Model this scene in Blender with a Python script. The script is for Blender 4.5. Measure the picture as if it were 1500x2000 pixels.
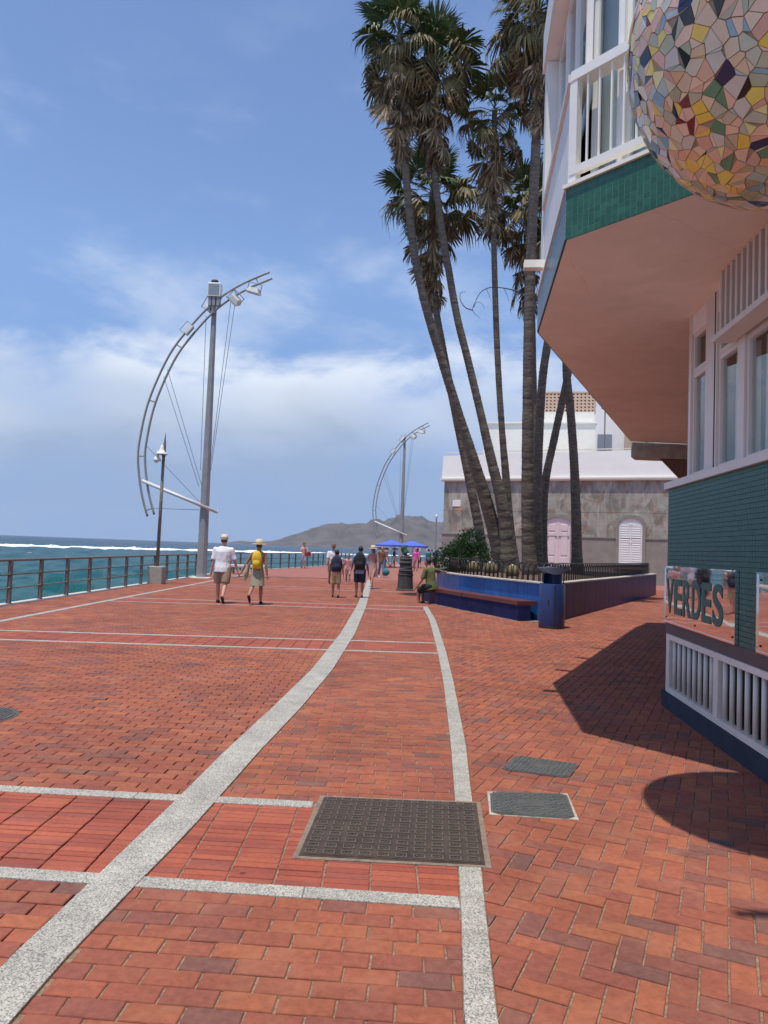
import bpy, bmesh, math, random
import numpy as np
from mathutils import Vector, Matrix, Quaternion, noise
random.seed(7); np.random.seed(7)
for o in list(bpy.data.objects): bpy.data.objects.remove(o)
S = bpy.context.scene; COL = S.collection
R = math.radians

# ------------------------------------------------------------------ camera
FPX, EYE = 1444.0, 1.55
ROLL, PITCH = R(2.1), math.atan(71/1444.0)
c_f = Vector((0, math.cos(PITCH), math.sin(PITCH)))
_r, _u = Vector((1, 0, 0)), Vector((0, -math.sin(PITCH), math.cos(PITCH)))
c_r = _r*math.cos(ROLL) + _u*math.sin(ROLL)
c_u = -_r*math.sin(ROLL) + _u*math.cos(ROLL)
cd = bpy.data.cameras.new('camera'); cam = bpy.data.objects.new('camera', cd); COL.objects.link(cam)
m = Matrix((c_r, c_u, -c_f)).transposed().to_4x4(); m.translation = (0, 0, EYE); cam.matrix_world = m
cd.sensor_fit = 'HORIZONTAL'; cd.sensor_width = 36; cd.lens = FPX/1500*36
cd.clip_start = .05; cd.clip_end = 60000
S.camera = cam
try: S.cycles.diffuse_bounces = 6
except AttributeError: pass

def frame_pos(x, y, z):
    v = Vector((x, y, z-EYE)); w = v.dot(c_f)
    if w < .3: return None
    return v.dot(c_r)/w*FPX, v.dot(c_u)/w*FPX
def in_frame(x, y, z, mg=40):
    p = frame_pos(x, y, z)
    return p is not None and abs(p[0]) < 750+mg and abs(p[1]) < 1000+mg

# ------------------------------------------------------------------ sky and sun
SUN_DIR = Vector((-.12, -.229, 1)).normalized()         # towards the sun
EL = math.asin(SUN_DIR.z); AZ = math.atan2(SUN_DIR.x, SUN_DIR.y)
W = bpy.data.worlds.new('World'); S.world = W; W.use_nodes = True
nt = W.node_tree; N = nt.nodes; L = nt.links; N.clear()
def node(nt, t, **k):
    n = nt.nodes.new(t)
    for a, b in k.items():
        if a == 'inp':
            for i, v in b.items(): n.inputs[i].default_value = v
        else: setattr(n, a, b)
    return n
sky = node(nt, 'ShaderNodeTexSky', sky_type='NISHITA', sun_disc=False, sun_elevation=EL, sun_rotation=AZ,
           altitude=0, air_density=1.0, dust_density=.6, ozone_density=1.0)
tc = node(nt, 'ShaderNodeTexCoord'); sep = node(nt, 'ShaderNodeSeparateXYZ'); L.new(tc.outputs['Generated'], sep.inputs[0])
def mth(nt, op, a, b=None, clamp=False):
    n = nt.nodes.new('ShaderNodeMath'); n.operation = op; n.use_clamp = clamp
    for i, v in enumerate((a, b)):
        if v is None: continue
        if hasattr(v, 'is_output'): nt.links.new(v, n.inputs[i])
        else: n.inputs[i].default_value = v
    return n.outputs[0]
# the marine air near the horizon stays blue: sample the sky no lower than about twenty degrees
skz = mth(nt, 'MAXIMUM', sep.outputs[2], .34); skc = node(nt, 'ShaderNodeCombineXYZ'); L.new(sep.outputs[0], skc.inputs[0]); L.new(sep.outputs[1], skc.inputs[1]); L.new(skz, skc.inputs[2])
skn = node(nt, 'ShaderNodeVectorMath', operation='NORMALIZE'); L.new(skc.outputs[0], skn.inputs[0]); L.new(skn.outputs[0], sky.inputs[0])
skm = node(nt, 'ShaderNodeMix', data_type='RGBA', blend_type='MULTIPLY', inp={0: 1.}); L.new(sky.outputs[0], skm.inputs[6]); skm.inputs[7].default_value = (.80, .86, .98, 1)
def cloud_noise(scale, loc, zs, detail, rough, dist=0.):
    mp = node(nt, 'ShaderNodeMapping'); mp.inputs['Scale'].default_value = (1, 1, zs); mp.inputs['Location'].default_value = loc; L.new(tc.outputs['Generated'], mp.inputs[0])
    n = node(nt, 'ShaderNodeTexNoise', inp={'Scale': scale, 'Detail': detail, 'Roughness': rough, 'Distortion': dist}); L.new(mp.outputs[0], n.inputs['Vector']); return n.outputs['Fac']
def smap(v, a, b, c, d):
    n = node(nt, 'ShaderNodeMapRange', interpolation_type='SMOOTHSTEP', inp={'From Min': a, 'From Max': b, 'To Min': c, 'To Max': d}); L.new(v, n.inputs[0]); return n.outputs[0]
CL = (4.3, 1.35, .2)
big = cloud_noise(1.7, CL, 2.2, 3, .5); fine = cloud_noise(5.2, (CL[0]+3, .4, 1.1), 2.3, 9, .60, .25)
el_ = sep.outputs[2]
# a bank of cloud lies low over the sea; above it only thin wisps, below it hazy blue
edge = mth(nt, 'ADD', el_, mth(nt, 'MULTIPLY', mth(nt, 'SUBTRACT', fine, .5), -.24))
bank = mth(nt, 'MULTIPLY', smap(edge, .285, .20, 0, 1), smap(edge, .02, .15, .62, 1))
cover = mth(nt, 'ADD', mth(nt, 'MULTIPLY', mth(nt, 'SUBTRACT', big, .5), 1.5), mth(nt, 'MULTIPLY', mth(nt, 'SUBTRACT', fine, .5), 1.1))
lowc = mth(nt, 'MULTIPLY', bank, smap(cover, -.40, .25, .35, .88))
wisp = mth(nt, 'MULTIPLY', smap(cover, .10, .5, 0, .40), smap(el_, .62, .34, .2, 1))
cl = mth(nt, 'MAXIMUM', lowc, wisp, True)
# lit tops, greyer thick undersides
cr_ = node(nt, 'ShaderNodeValToRGB'); e = cr_.color_ramp.elements
e[0].position = .07; e[0].color = (2.2, 2.65, 3.35, 1); e[1].position = .24; e[1].color = (4.8, 5.15, 5.65, 1)
L.new(mth(nt, 'ADD', edge, mth(nt, 'MULTIPLY', mth(nt, 'SUBTRACT', big, .5), .35)), cr_.inputs[0])
mixc = node(nt, 'ShaderNodeMix', data_type='RGBA'); L.new(cl, mixc.inputs[0]); L.new(skm.outputs[2], mixc.inputs[6]); L.new(cr_.outputs[0], mixc.inputs[7])
bg = node(nt, 'ShaderNodeBackground', inp={'Strength': .15}); L.new(mixc.outputs[2], bg.inputs[0])
wo = node(nt, 'ShaderNodeOutputWorld'); L.new(bg.outputs[0], wo.inputs[0])
sl = bpy.data.lights.new('sun', 'SUN'); sl.energy = 3.5; sl.angle = R(.55); sl.color = (1, .945, .85)
so = bpy.data.objects.new('sun', sl); COL.objects.link(so); so.rotation_euler = SUN_DIR.to_track_quat('Z', 'Y').to_euler(); so.location = (-5, -10, 40)
vs = S.view_settings; vs.view_transform = 'Standard'; vs.look = 'None'; vs.exposure = 0.3; vs.gamma = 1; vs.use_curve_mapping = False

# ------------------------------------------------------------------ materials
MATS = {}
def mat(name, col, rough=.7, metal=0., var=.12, scale=6., bump=0., bscale=60., spec=.5, **kw):
    """principled material whose base colour wanders a little (grain, wear)"""
    if name in MATS: return MATS[name]
    M = bpy.data.materials.new(name); M.use_nodes = True; t = M.node_tree; b = t.nodes['Principled BSDF']
    b.inputs['Roughness'].default_value = rough; b.inputs['Metallic'].default_value = metal; b.inputs['Specular IOR Level'].default_value = spec
    tcn = node(t, 'ShaderNodeTexCoord')
    n = node(t, 'ShaderNodeTexNoise', inp={'Scale': scale, 'Detail': 6, 'Roughness': .6}); t.links.new(tcn.outputs['Object'], n.inputs['Vector'])
    mr = node(t, 'ShaderNodeMapRange', inp={'From Min': .3, 'From Max': .7, 'To Min': 1-var, 'To Max': 1+var}); t.links.new(n.outputs['Fac'], mr.inputs[0])
    mx = node(t, 'ShaderNodeMix', data_type='RGBA', blend_type='MULTIPLY', inp={0: 1.}); mx.inputs[6].default_value = (*col, 1)
    t.links.new(mr.outputs[0], mx.inputs[7]); t.links.new(mx.outputs[2], b.inputs['Base Color'])
    if bump:
        n2 = node(t, 'ShaderNodeTexNoise', inp={'Scale': bscale, 'Detail': 5}); t.links.new(tcn.outputs['Object'], n2.inputs['Vector'])
        bp = node(t, 'ShaderNodeBump', inp={'Strength': bump, 'Distance': .01}); t.links.new(n2.outputs['Fac'], bp.inputs['Height']); t.links.new(bp.outputs[0], b.inputs['Normal'])
    for k, v in kw.items(): b.inputs[k.replace('_', ' ')].default_value = v
    MATS[name] = M; return M
def piece_rand(t):
    oi = node(t, 'ShaderNodeObjectInfo'); ge = node(t, 'ShaderNodeNewGeometry')
    return mth(t, 'FRACT', mth(t, 'ADD', oi.outputs['Random'], ge.outputs['Random Per Island']))
def piece_mat(name, stops, rough=.75, constant=False, grain=.15, gscale=40., bump=.25, bscale=120., spec=.4, wear=None, dirt=False, **kw):
    """each loose piece (object or mesh island) takes its own colour from a ramp"""
    M = bpy.data.materials.new(name); M.use_nodes = True; t = M.node_tree; b = t.nodes['Principled BSDF']
    b.inputs['Roughness'].default_value = rough; b.inputs['Specular IOR Level'].default_value = spec
    rp = node(t, 'ShaderNodeValToRGB'); rp.color_ramp.interpolation = 'CONSTANT' if constant else 'LINEAR'
    el = rp.color_ramp.elements
    while len(el) < len(stops): el.new(.5)
    for q, (p, c) in enumerate(stops): el[q].position = p; el[q].color = (*c, 1)
    t.links.new(piece_rand(t), rp.inputs[0])
    ge = node(t, 'ShaderNodeNewGeometry')
    n = node(t, 'ShaderNodeTexNoise', inp={'Scale': gscale, 'Detail': 5, 'Roughness': .65}); t.links.new(ge.outputs['Position'], n.inputs['Vector'])
    mr = node(t, 'ShaderNodeMapRange', inp={'From Min': .3, 'From Max': .7, 'To Min': 1-grain, 'To Max': 1+grain}); t.links.new(n.outputs['Fac'], mr.inputs[0])
    mx = node(t, 'ShaderNodeMix', data_type='RGBA', blend_type='MULTIPLY', inp={0: 1.}); t.links.new(rp.outputs[0], mx.inputs[6]); t.links.new(mr.outputs[0], mx.inputs[7])
    out = mx.outputs[2]
    if wear:
        wc, ws, lo, hi, amt = wear
        nw = node(t, 'ShaderNodeTexNoise', inp={'Scale': ws, 'Detail': 8, 'Roughness': .6, 'Distortion': .6}); t.links.new(ge.outputs['Position'], nw.inputs['Vector'])
        mw = node(t, 'ShaderNodeMapRange', inp={'From Min': lo, 'From Max': hi, 'To Min': 0, 'To Max': amt}); t.links.new(nw.outputs['Fac'], mw.inputs[0])
        m2 = node(t, 'ShaderNodeMix', data_type='RGBA'); t.links.new(mw.outputs[0], m2.inputs[0]); t.links.new(out, m2.inputs[6]); m2.inputs[7].default_value = (*wc, 1); out = m2.outputs[2]
    if dirt:        # trodden-in grime in broad patches, and small dark spots of chewing gum
        nd = node(t, 'ShaderNodeTexNoise', inp={'Scale': .9, 'Detail': 9, 'Roughness': .68, 'Distortion': .4}); t.links.new(ge.outputs['Position'], nd.inputs['Vector'])
        md = node(t, 'ShaderNodeMapRange', inp={'From Min': .36, 'From Max': .66, 'To Min': .78, 'To Max': 1.1}); t.links.new(nd.outputs['Fac'], md.inputs[0])
        vo = node(t, 'ShaderNodeTexVoronoi', inp={'Scale': 2.6, 'Randomness': 1.}); t.links.new(ge.outputs['Position'], vo.inputs['Vector'])
        mg = node(t, 'ShaderNodeMapRange', inp={'From Min': .030, 'From Max': .040, 'To Min': .45, 'To Max': 1}); t.links.new(vo.outputs['Distance'], mg.inputs[0])
        m3 = node(t, 'ShaderNodeMix', data_type='RGBA', blend_type='MULTIPLY', inp={0: 1.}); t.links.new(out, m3.inputs[6]); t.links.new(mth(t, 'MULTIPLY', md.outputs[0], mg.outputs[0]), m3.inputs[7]); out = m3.outputs[2]
    t.links.new(out, b.inputs['Base Color'])
    if bump:
        nb = node(t, 'ShaderNodeTexNoise', inp={'Scale': bscale, 'Detail': 4}); t.links.new(ge.outputs['Position'], nb.inputs['Vector'])
        bp = node(t, 'ShaderNodeBump', inp={'Strength': bump, 'Distance': .004}); t.links.new(nb.outputs['Fac'], bp.inputs['Height']); t.links.new(bp.outputs[0], b.inputs['Normal'])
    for k, v in kw.items(): b.inputs[k.replace('_', ' ')].default_value = v
    MATS[name] = M; return M
def speckle_mat(name, base, dark, light, scale=220., rough=.6):
    M = bpy.data.materials.new(name); M.use_nodes = True; t = M.node_tree; b = t.nodes['Principled BSDF']; b.inputs['Roughness'].default_value = rough
    ge = node(t, 'ShaderNodeNewGeometry')
    v = node(t, 'ShaderNodeTexVoronoi', inp={'Scale': scale}); t.links.new(ge.outputs['Position'], v.inputs['Vector'])
    sp = node(t, 'ShaderNodeSeparateColor'); t.links.new(v.outputs['Color'], sp.inputs[0])
    rp = node(t, 'ShaderNodeValToRGB'); rp.color_ramp.interpolation = 'CONSTANT'; el = rp.color_ramp.elements; el.new(.5); el.new(.8)
    el[0].position = 0; el[0].color = (*dark, 1); el[1].position = .24; el[1].color = (*base, 1); el[2].position = .62; el[2].color = (*light, 1); el[3].position = .86; el[3].color = (*[c*.7 for c in base], 1)
    t.links.new(sp.outputs[0], rp.inputs[0])
    n = node(t, 'ShaderNodeTexNoise', inp={'Scale': 3.5, 'Detail': 7, 'Roughness': .65}); t.links.new(ge.outputs['Position'], n.inputs['Vector'])
    mr = node(t, 'ShaderNodeMapRange', inp={'From Min': .3, 'From Max': .7, 'To Min': .72, 'To Max': 1.12}); t.links.new(n.outputs['Fac'], mr.inputs[0])
    mx = node(t, 'ShaderNodeMix', data_type='RGBA', blend_type='MULTIPLY', inp={0: 1.}); t.links.new(rp.outputs[0], mx.inputs[6]); t.links.new(mr.outputs[0], mx.inputs[7]); t.links.new(mx.outputs[2], b.inputs['Base Color'])
    MATS[name] = M; return M
def glass_mat(name, tint=(.9, .95, .95), refl=.045):
    """thin window glass: clear, with the same reflection from either side"""
    if name in MATS: return MATS[name]
    M = bpy.data.materials.new(name); M.use_nodes = True; t = M.node_tree; t.nodes.clear()
    tr = node(t, 'ShaderNodeBsdfTransparent'); tr.inputs[0].default_value = (*tint, 1)
    gl = node(t, 'ShaderNodeBsdfGlossy', inp={'Roughness': .02}); lw = node(t, 'ShaderNodeLayerWeight', inp={'Blend': .5})
    ms = node(t, 'ShaderNodeMixShader'); o = node(t, 'ShaderNodeOutputMaterial')
    t.links.new(mth(t, 'ADD', mth(t, 'MULTIPLY', mth(t, 'POWER', lw.outputs['Facing'], 5.), .9), refl, True), ms.inputs[0]); t.links.new(tr.outputs[0], ms.inputs[1]); t.links.new(gl.outputs[0], ms.inputs[2]); t.links.new(ms.outputs[0], o.inputs[0])
    MATS[name] = M; return M

# ------------------------------------------------------------------ mesh helpers
def tag(o, label=None, cat=None, group=None, kind=None):
    if label: o['label'] = label
    if cat: o['category'] = cat
    if group: o['group'] = group
    if kind: o['kind'] = kind
    return o
def empty(name, loc=(0, 0, 0), rz=0., parent=None):
    o = bpy.data.objects.new(name, None); COL.objects.link(o); o.location = loc; o.rotation_euler = (0, 0, rz); o.empty_display_size = .2
    if parent: o.parent = parent
    return o
def link(name, me, parent=None, loc=None, rz=None):
    o = bpy.data.objects.new(name, me); COL.objects.link(o)
    if parent: o.parent = parent
    if loc is not None: o.location = loc
    if rz is not None: o.rotation_euler = (0, 0, rz)
    return o
class MB:
    """collects vertices and faces; build() links them as one mesh object"""
    def __init__(s, fn=None): s.v = []; s.f = []; s.fn = fn
    def add(s, vs, fs):
        b = len(s.v); fn = s.fn
        s.v += [tuple(fn(*p)) if fn else tuple(p) for p in vs]; s.f += [tuple(i+b for i in f) for f in fs]; return s
    def box(s, x0, x1, y0, y1, z0, z1):
        return s.add([(x0, y0, z0), (x1, y0, z0), (x1, y1, z0), (x0, y1, z0), (x0, y0, z1), (x1, y0, z1), (x1, y1, z1), (x0, y1, z1)],
                     [(3, 2, 1, 0), (4, 5, 6, 7), (0, 1, 5, 4), (1, 2, 6, 5), (2, 3, 7, 6), (3, 0, 4, 7)])
    def cbox(s, x0, x1, y0, y1, z0, z1, c=.01):
        """box with chamfered vertical and top edges"""
        P = [(x0+c, y0), (x1-c, y0), (x1, y0+c), (x1, y1-c), (x1-c, y1), (x0+c, y1), (x0, y1-c), (x0, y0+c)]
        Q = [(min(max(x, x0+c), x1-c), min(max(y, y0+c), y1-c)) for x, y in P]
        v = [(x, y, z0) for x, y in P]+[(x, y, z1-c) for x, y in P]+[(x, y, z1) for x, y in Q]
        f = [tuple(range(7, -1, -1)), tuple(range(16, 24))]
        for k in (0, 8):
            f += [(k+i, k+(i+1) % 8, k+8+(i+1) % 8, k+8+i) for i in range(8)]
        return s.add(v, f)
    def prism(s, poly, z0, z1):
        n = len(poly)
        return s.add([(x, y, z0) for x, y in poly]+[(x, y, z1) for x, y in poly],
                     [tuple(range(n-1, -1, -1)), tuple(range(n, 2*n))]+[(i, (i+1) % n, n+(i+1) % n, n+i) for i in range(n)])
    def ring(s, pts_rad, seg=10, cap=True, ell=None, ref=None, ph=0.):
        """tube through [(point, radius)]; ell=(a,b) per ring scale"""
        P = [Vector(p) for p, r in pts_rad]; n = len(P); vs = []; fs = []
        prev = None
        for i in range(n):
            d = (P[min(i+1, n-1)]-P[max(i-1, 0)]).normalized()
            if prev is None:
                a = Vector(ref) if ref else (Vector((1, 0, 0)) if abs(d.x) < .8 else Vector((0, 1, 0)))
            else: a = prev
            a = (a-d*a.dot(d)).normalized(); prev = a; b = d.cross(a)
            r = pts_rad[i][1]; ra, rb = (r if isinstance(r, tuple) else (r, r))
            for k in range(seg):
                t = 2*math.pi*k/seg+ph; vs.append(P[i]+a*(ra*math.cos(t))+b*(rb*math.sin(t)))
        for i in range(n-1):
            for k in range(seg):
                k2 = (k+1) % seg; fs.append((i*seg+k, i*seg+k2, (i+1)*seg+k2, (i+1)*seg+k))
        if cap: fs += [tuple(range(seg-1, -1, -1)), tuple((n-1)*seg+k for k in range(seg))]
        return s.add(vs, fs)
    def tube(s, a, b, r, r2=None, seg=8): return s.ring([(a, r), (b, r if r2 is None else r2)], seg)
    def bar(s, a, b, w, h, up=(0, 0, 1)):
        a = Vector(a); b = Vector(b); d = (b-a).normalized(); u = Vector(up); sd = d.cross(u).normalized(); u = sd.cross(d)
        v = []
        for p in (a, b):
            for q, t in ((-1, -1), (1, -1), (1, 1), (-1, 1)): v.append(p+sd*(q*w/2)+u*(t*h/2))
        return s.add(v, [(3, 2, 1, 0), (4, 5, 6, 7), (0, 1, 5, 4), (1, 2, 6, 5), (2, 3, 7, 6), (3, 0, 4, 7)])
    def ball(s, c, r, su=10, sv=7, rot=None):
        rr = r if isinstance(r, (tuple, list)) else (r, r, r); c = Vector(c)
        vs = [Vector((0, 0, -rr[2]))]; fs = []
        for j in range(1, sv):
            t = math.pi*j/sv-math.pi/2
            for i in range(su): vs.append(Vector((rr[0]*math.cos(t)*math.cos(2*math.pi*i/su), rr[1]*math.cos(t)*math.sin(2*math.pi*i/su), rr[2]*math.sin(t))))
        vs.append(Vector((0, 0, rr[2])))
        for i in range(su):
            i2 = (i+1) % su; fs.append((0, 1+i2, 1+i)); fs.append((len(vs)-1, 1+(sv-2)*su+i, 1+(sv-2)*su+i2))
            for j in range(sv-2): fs.append((1+j*su+i, 1+j*su+i2, 1+(j+1)*su+i2, 1+(j+1)*su+i))
        if rot is not None: vs = [rot @ v for v in vs]
        return s.add([c+v for v in vs], fs)
    def lathe(s, prof, c=(0, 0, 0), seg=20, sx=1., sy=1.):
        vs = []; fs = []; n = len(prof)
        for r, z in prof:
            for k in range(seg): t = 2*math.pi*k/seg; vs.append((c[0]+sx*r*math.cos(t), c[1]+sy*r*math.sin(t), c[2]+z))
        for i in range(n-1):
            for k in range(seg): k2 = (k+1) % seg; fs.append((i*seg+k, i*seg+k2, (i+1)*seg+k2, (i+1)*seg+k))
        fs += [tuple(range(seg-1, -1, -1)), tuple((n-1)*seg+k for k in range(seg))]
        return s.add(vs, fs)
    def mesh(s, name, m=None, smooth=False, recalc=True):
        me = bpy.data.meshes.new(name); me.from_pydata([tuple(v) for v in s.v], [], s.f)
        if recalc:
            bm = bmesh.new(); bm.from_mesh(me); bmesh.ops.recalc_face_normals(bm, faces=bm.faces); bm.to_mesh(me); bm.free()
        if smooth: me.polygons.foreach_set('use_smooth', [True]*len(me.polygons))
        if m: me.materials.append(m if not isinstance(m, str) else MATS[m])
        me.update(); return me
    def build(s, name, m=None, parent=None, smooth=False, recalc=True):
        return link(name, s.mesh(name, m, smooth, recalc), parent)
def auto_smooth(o, ang=35):
    me = o.data; me.polygons.foreach_set('use_smooth', [True]*len(me.polygons))
    bm = bmesh.new(); bm.from_mesh(me)
    for e in bm.edges:
        if len(e.link_faces) == 2 and e.calc_face_angle(0) > R(ang): e.smooth = False
    bm.to_mesh(me); bm.free(); return o
def baked(scene, o):
    """mesh of an object with its modifiers applied, evaluated in a scratch scene"""
    with bpy.context.temp_override(scene=scene, view_layer=scene.view_layers[0]):
        dg = bpy.context.evaluated_depsgraph_get(); dg.update()
        return bpy.data.meshes.new_from_object(o.evaluated_get(dg))
def interp(x, xs, ys): return float(np.interp(x, xs, ys))

# ------------------------------------------------------------------ palette
BRICK_STOPS = [(0, (.265, .084, .054)), (.22, (.30, .092, .054)), (.45, (.345, .112, .058)), (.62, (.29, .088, .054)), (.84, (.25, .082, .058)), (.95, (.205, .084, .064)), (1, (.17, .082, .068))]
piece_mat('brick', BRICK_STOPS, rough=.85, grain=.2, gscale=28, bump=.45, bscale=220, spec=.25, wear=((.42, .20, .115), 3.5, .48, .78, .4), dirt=True)
piece_mat('brick_edge', [(0, (.27, .062, .037)), (.4, (.34, .08, .043)), (.75, (.38, .098, .05)), (1, (.25, .068, .048))], rough=.75, grain=.16, gscale=40, bump=.25, bscale=140, wear=((.22, .07, .05), 9., .52, .75, .5), dirt=True)
mat('mortar', (.27, .18, .12), .95, var=.5, scale=45, bump=.8, bscale=200)
speckle_mat('granite', (.42, .39, .33), (.20, .19, .17), (.53, .495, .42), 185.)
mat('iron', (.078, .078, .072), .75, .0, var=.25, scale=14, bump=.3, bscale=90)
mat('rust_iron', (.062, .042, .03), .8, .1, var=.45, scale=9, bump=.6, bscale=120)
mat('concrete', (.34, .32, .265), .9, var=.18, scale=8, bump=.4)
mat('steel_grey', (.30, .31, .32), .45, .55, var=.08, scale=5)
mat('rail_metal', (.20, .165, .14), .6, .3, var=.3, scale=12)
mat('white_paint', (.80, .775, .72), .45, var=.05, scale=4)
mat('white_metal', (.66, .64, .60), .4, var=.05, scale=4)
mat('offwhite', (.68, .66, .60), .7, var=.06, scale=3)
mat('lamp_white', (.72, .70, .62), .5, var=.1, scale=8)
mat('dark', (.02, .02, .022), .7)
# ------------------------------------------------------------------ paving layout (world metres, y along the promenade)
LB_Y = [-6, 2.4, 2.8, 3.4, 4.0, 4.5, 5.6, 7.2, 9.4, 13.4, 19.5, 28, 36]
LB_L = [-1.50, -1.325, -1.31, -1.26, -1.22, -1.18, -1.115, -.985, -.835, -.70, -.63, -.64, -.70]
LB_R = [-1.32, -1.13, -1.11, -1.05, -.985, -.945, -.865, -.72, -.575, -.44, -.38, -.40, -.45]
RB_Y = [-6, 2.5, 3.2, 3.7, 4.7, 6.1, 8.9, 11.6, 16.6, 20.4]
RB_L = [.02, .325, .39, .43, .51, .61, .78, .91, 1.10, 1.15]
RB_R = [.14, .435, .495, .54, .615, .73, .90, 1.04, 1.24, 1.29]
lbl = lambda y: interp(y, LB_Y, LB_L); lbr = lambda y: interp(y, LB_Y, LB_R)
rbl = lambda y: interp(y, RB_Y, RB_L); rbr = lambda y: interp(y, RB_Y, RB_R)
WL_X0, WL_X1 = -6.86, -6.72                     # straight pale line near the railing
RAIL_X = -8.28
SLY = [-6, 3.4, 4.5, 11.2, 12.4, 19, 40]; SLS = [-.09, -.062, -.045, .036, .058, .08, .1]
slope = lambda v: interp(v, SLY, SLS)
CROSS = [3.37, 4.495, 11.2, 12.40, 18.95, 20.15, 26.7, 27.9, 34.4]    # granite cross lines, in pairs
CW = .052
# planter outline (plan), anticlockwise from the corner by the litter bin
PL_FRONT = [(3.95, 16.95), (3.45, 18.15), (2.85, 19.7), (2.35, 21.2), (2.02, 22.6), (1.93, 24.2), (2.10, 26.2), (2.6, 28.4), (3.4, 30.6), (4.6, 33.0), (6.0, 35.2)]
PL_FAR = (11.7, 31.6)
PLANTER = PL_FRONT+[PL_FAR]
KX, KY = 3.04, 7.90; DW = (-.0965, -.9953); NW = (-.9953, .0965)      # corner, direction and outward normal of the tiled wall
def in_poly(x, y, P):
    c = False; n = len(P)
    for i in range(n):
        (x0, y0), (x1, y1) = P[i], P[i-1]
        if (y0 > y) != (y1 > y) and x < (x1-x0)*(y-y0)/(y1-y0)+x0: c = not c
    return c
def clip(poly, px, py, nx, ny):
    out = []; n = len(poly)
    for i in range(n):
        a, b = poly[i], poly[(i+1) % n]
        da = (a[0]-px)*nx+(a[1]-py)*ny; db = (b[0]-px)*nx+(b[1]-py)*ny
        if da >= 0: out.append(a)
        if (da >= 0) != (db >= 0):
            t = da/(da-db); out.append((a[0]+(b[0]-a[0])*t, a[1]+(b[1]-a[1])*t))
    return out

mat('kerb', (.52, .48, .42), .85, var=.1, scale=4)
# ------------------------------------------------------------------ setting: promenade bed, sea, hill
mat('far_paving', (.29, .105, .075), .9, var=.12, scale=1.5)
PROM = [(-8.45, -12), (-8.45, 41.2), (-6.35, 49.4), (-4.55, 59.6), (-2.2, 72), (4, 98), (30, 160), (90, 200), (90, -12)]
g = MB(); g.prism(PROM, -9, -.03); ground = tag(g.build('ground', 'mortar'), kind='structure')
far = MB(); far.prism([(-8.2, 36.02), (-8.2, 41), (-6.1, 49.2), (-4.3, 59.3), (-2, 71.8), (4.2, 97), (30, 158), (88, 198), (88, 36)], -.028, 0)
tag(far.build('promenade_far', 'far_paving'), kind='structure')
def sheet(name, poly, z=-.007):
    b = MB(); b.add([(x, y, z) for x, y in poly], [tuple(range(len(poly)))]); return tag(b.build(name, 'mortar', recalc=False), kind='structure')

def brick_quad(cx, cy, a, l, w):
    ca, sa = math.cos(a), math.sin(a)
    return [(cx+ca*u-sa*v, cy+sa*u+ca*v) for u, v in ((-l/2, -w/2), (l/2, -w/2), (l/2, w/2), (-l/2, w/2))]
def brick_shape(poly, z, c=.0035, zb=-.03):
    """bevelled piece over a convex outline (list of local x,y)"""
    n = len(poly); mx = sum(p[0] for p in poly)/n; my = sum(p[1] for p in poly)/n
    top = []
    for x, y in poly:
        d = math.hypot(x-mx, y-my) or 1; k = 1-min(.4, c*1.4/d); top.append((mx+(x-mx)*k, my+(y-my)*k))
    v = [(x, y, zb) for x, y in poly]+[(x, y, z-c) for x, y in poly]+[(x, y, z) for x, y in top]
    f = [tuple(range(2*n, 3*n))]
    for k in (0, n): f += [(k+i, k+(i+1) % n, k+n+(i+1) % n, k+n+i) for i in range(n)]
    return v, f
_unit = {}
def unit_brick(l, w, m):
    k = (round(l, 3), round(w, 3), m)
    if k not in _unit:
        b = MB(); b.add(*brick_shape(brick_quad(0, 0, 0, l, w), 0)); _unit[k] = b.mesh('brick', m, recalc=False)
    return _unit[k]
def lay(parent, bricks, m, nmax=300, piece='brick'):
    """bricks: (cx,cy,angle,l,w,poly or None). The largest in view are objects, the rest one joined field."""
    def key(b):
        vis = in_frame(b[0], b[1], 0, 10); return (0 if vis else 1, math.hypot(b[0], b[1]))
    bricks = sorted(bricks, key=key); F = MB()
    for i, (cx, cy, a, l, w, poly) in enumerate(bricks):
        z = random.gauss(0, .0011); tx, ty = random.gauss(0, .0055), random.gauss(0, .009)
        da = random.gauss(0, .006); jx, jy = random.gauss(0, .0008), random.gauss(0, .0008)
        if i < nmax:
            if poly is None:
                o = link(piece, unit_brick(l, w, m), parent, (cx+jx, cy+jy, z)); o.rotation_euler = (ty, tx*.6, a+da)
            else:
                b = MB(); v, f = brick_shape([(x-cx, y-cy) for x, y in poly], 0); b.add(v, f); b.build(piece, m, parent, recalc=False).location = (cx, cy, z)
        else:
            q = poly or brick_quad(cx+jx, cy+jy, a+da, l, w); v, f = brick_shape(q, z)
            v = [(x, y, zz+((x-cx)*tx*.6+(y-cy)*ty if zz > -.02 else 0)) for x, y, zz in v]; F.add(v, f)
    if F.v: tag(F.build(piece+'_field', m, parent, recalc=False), kind='stuff')

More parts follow.
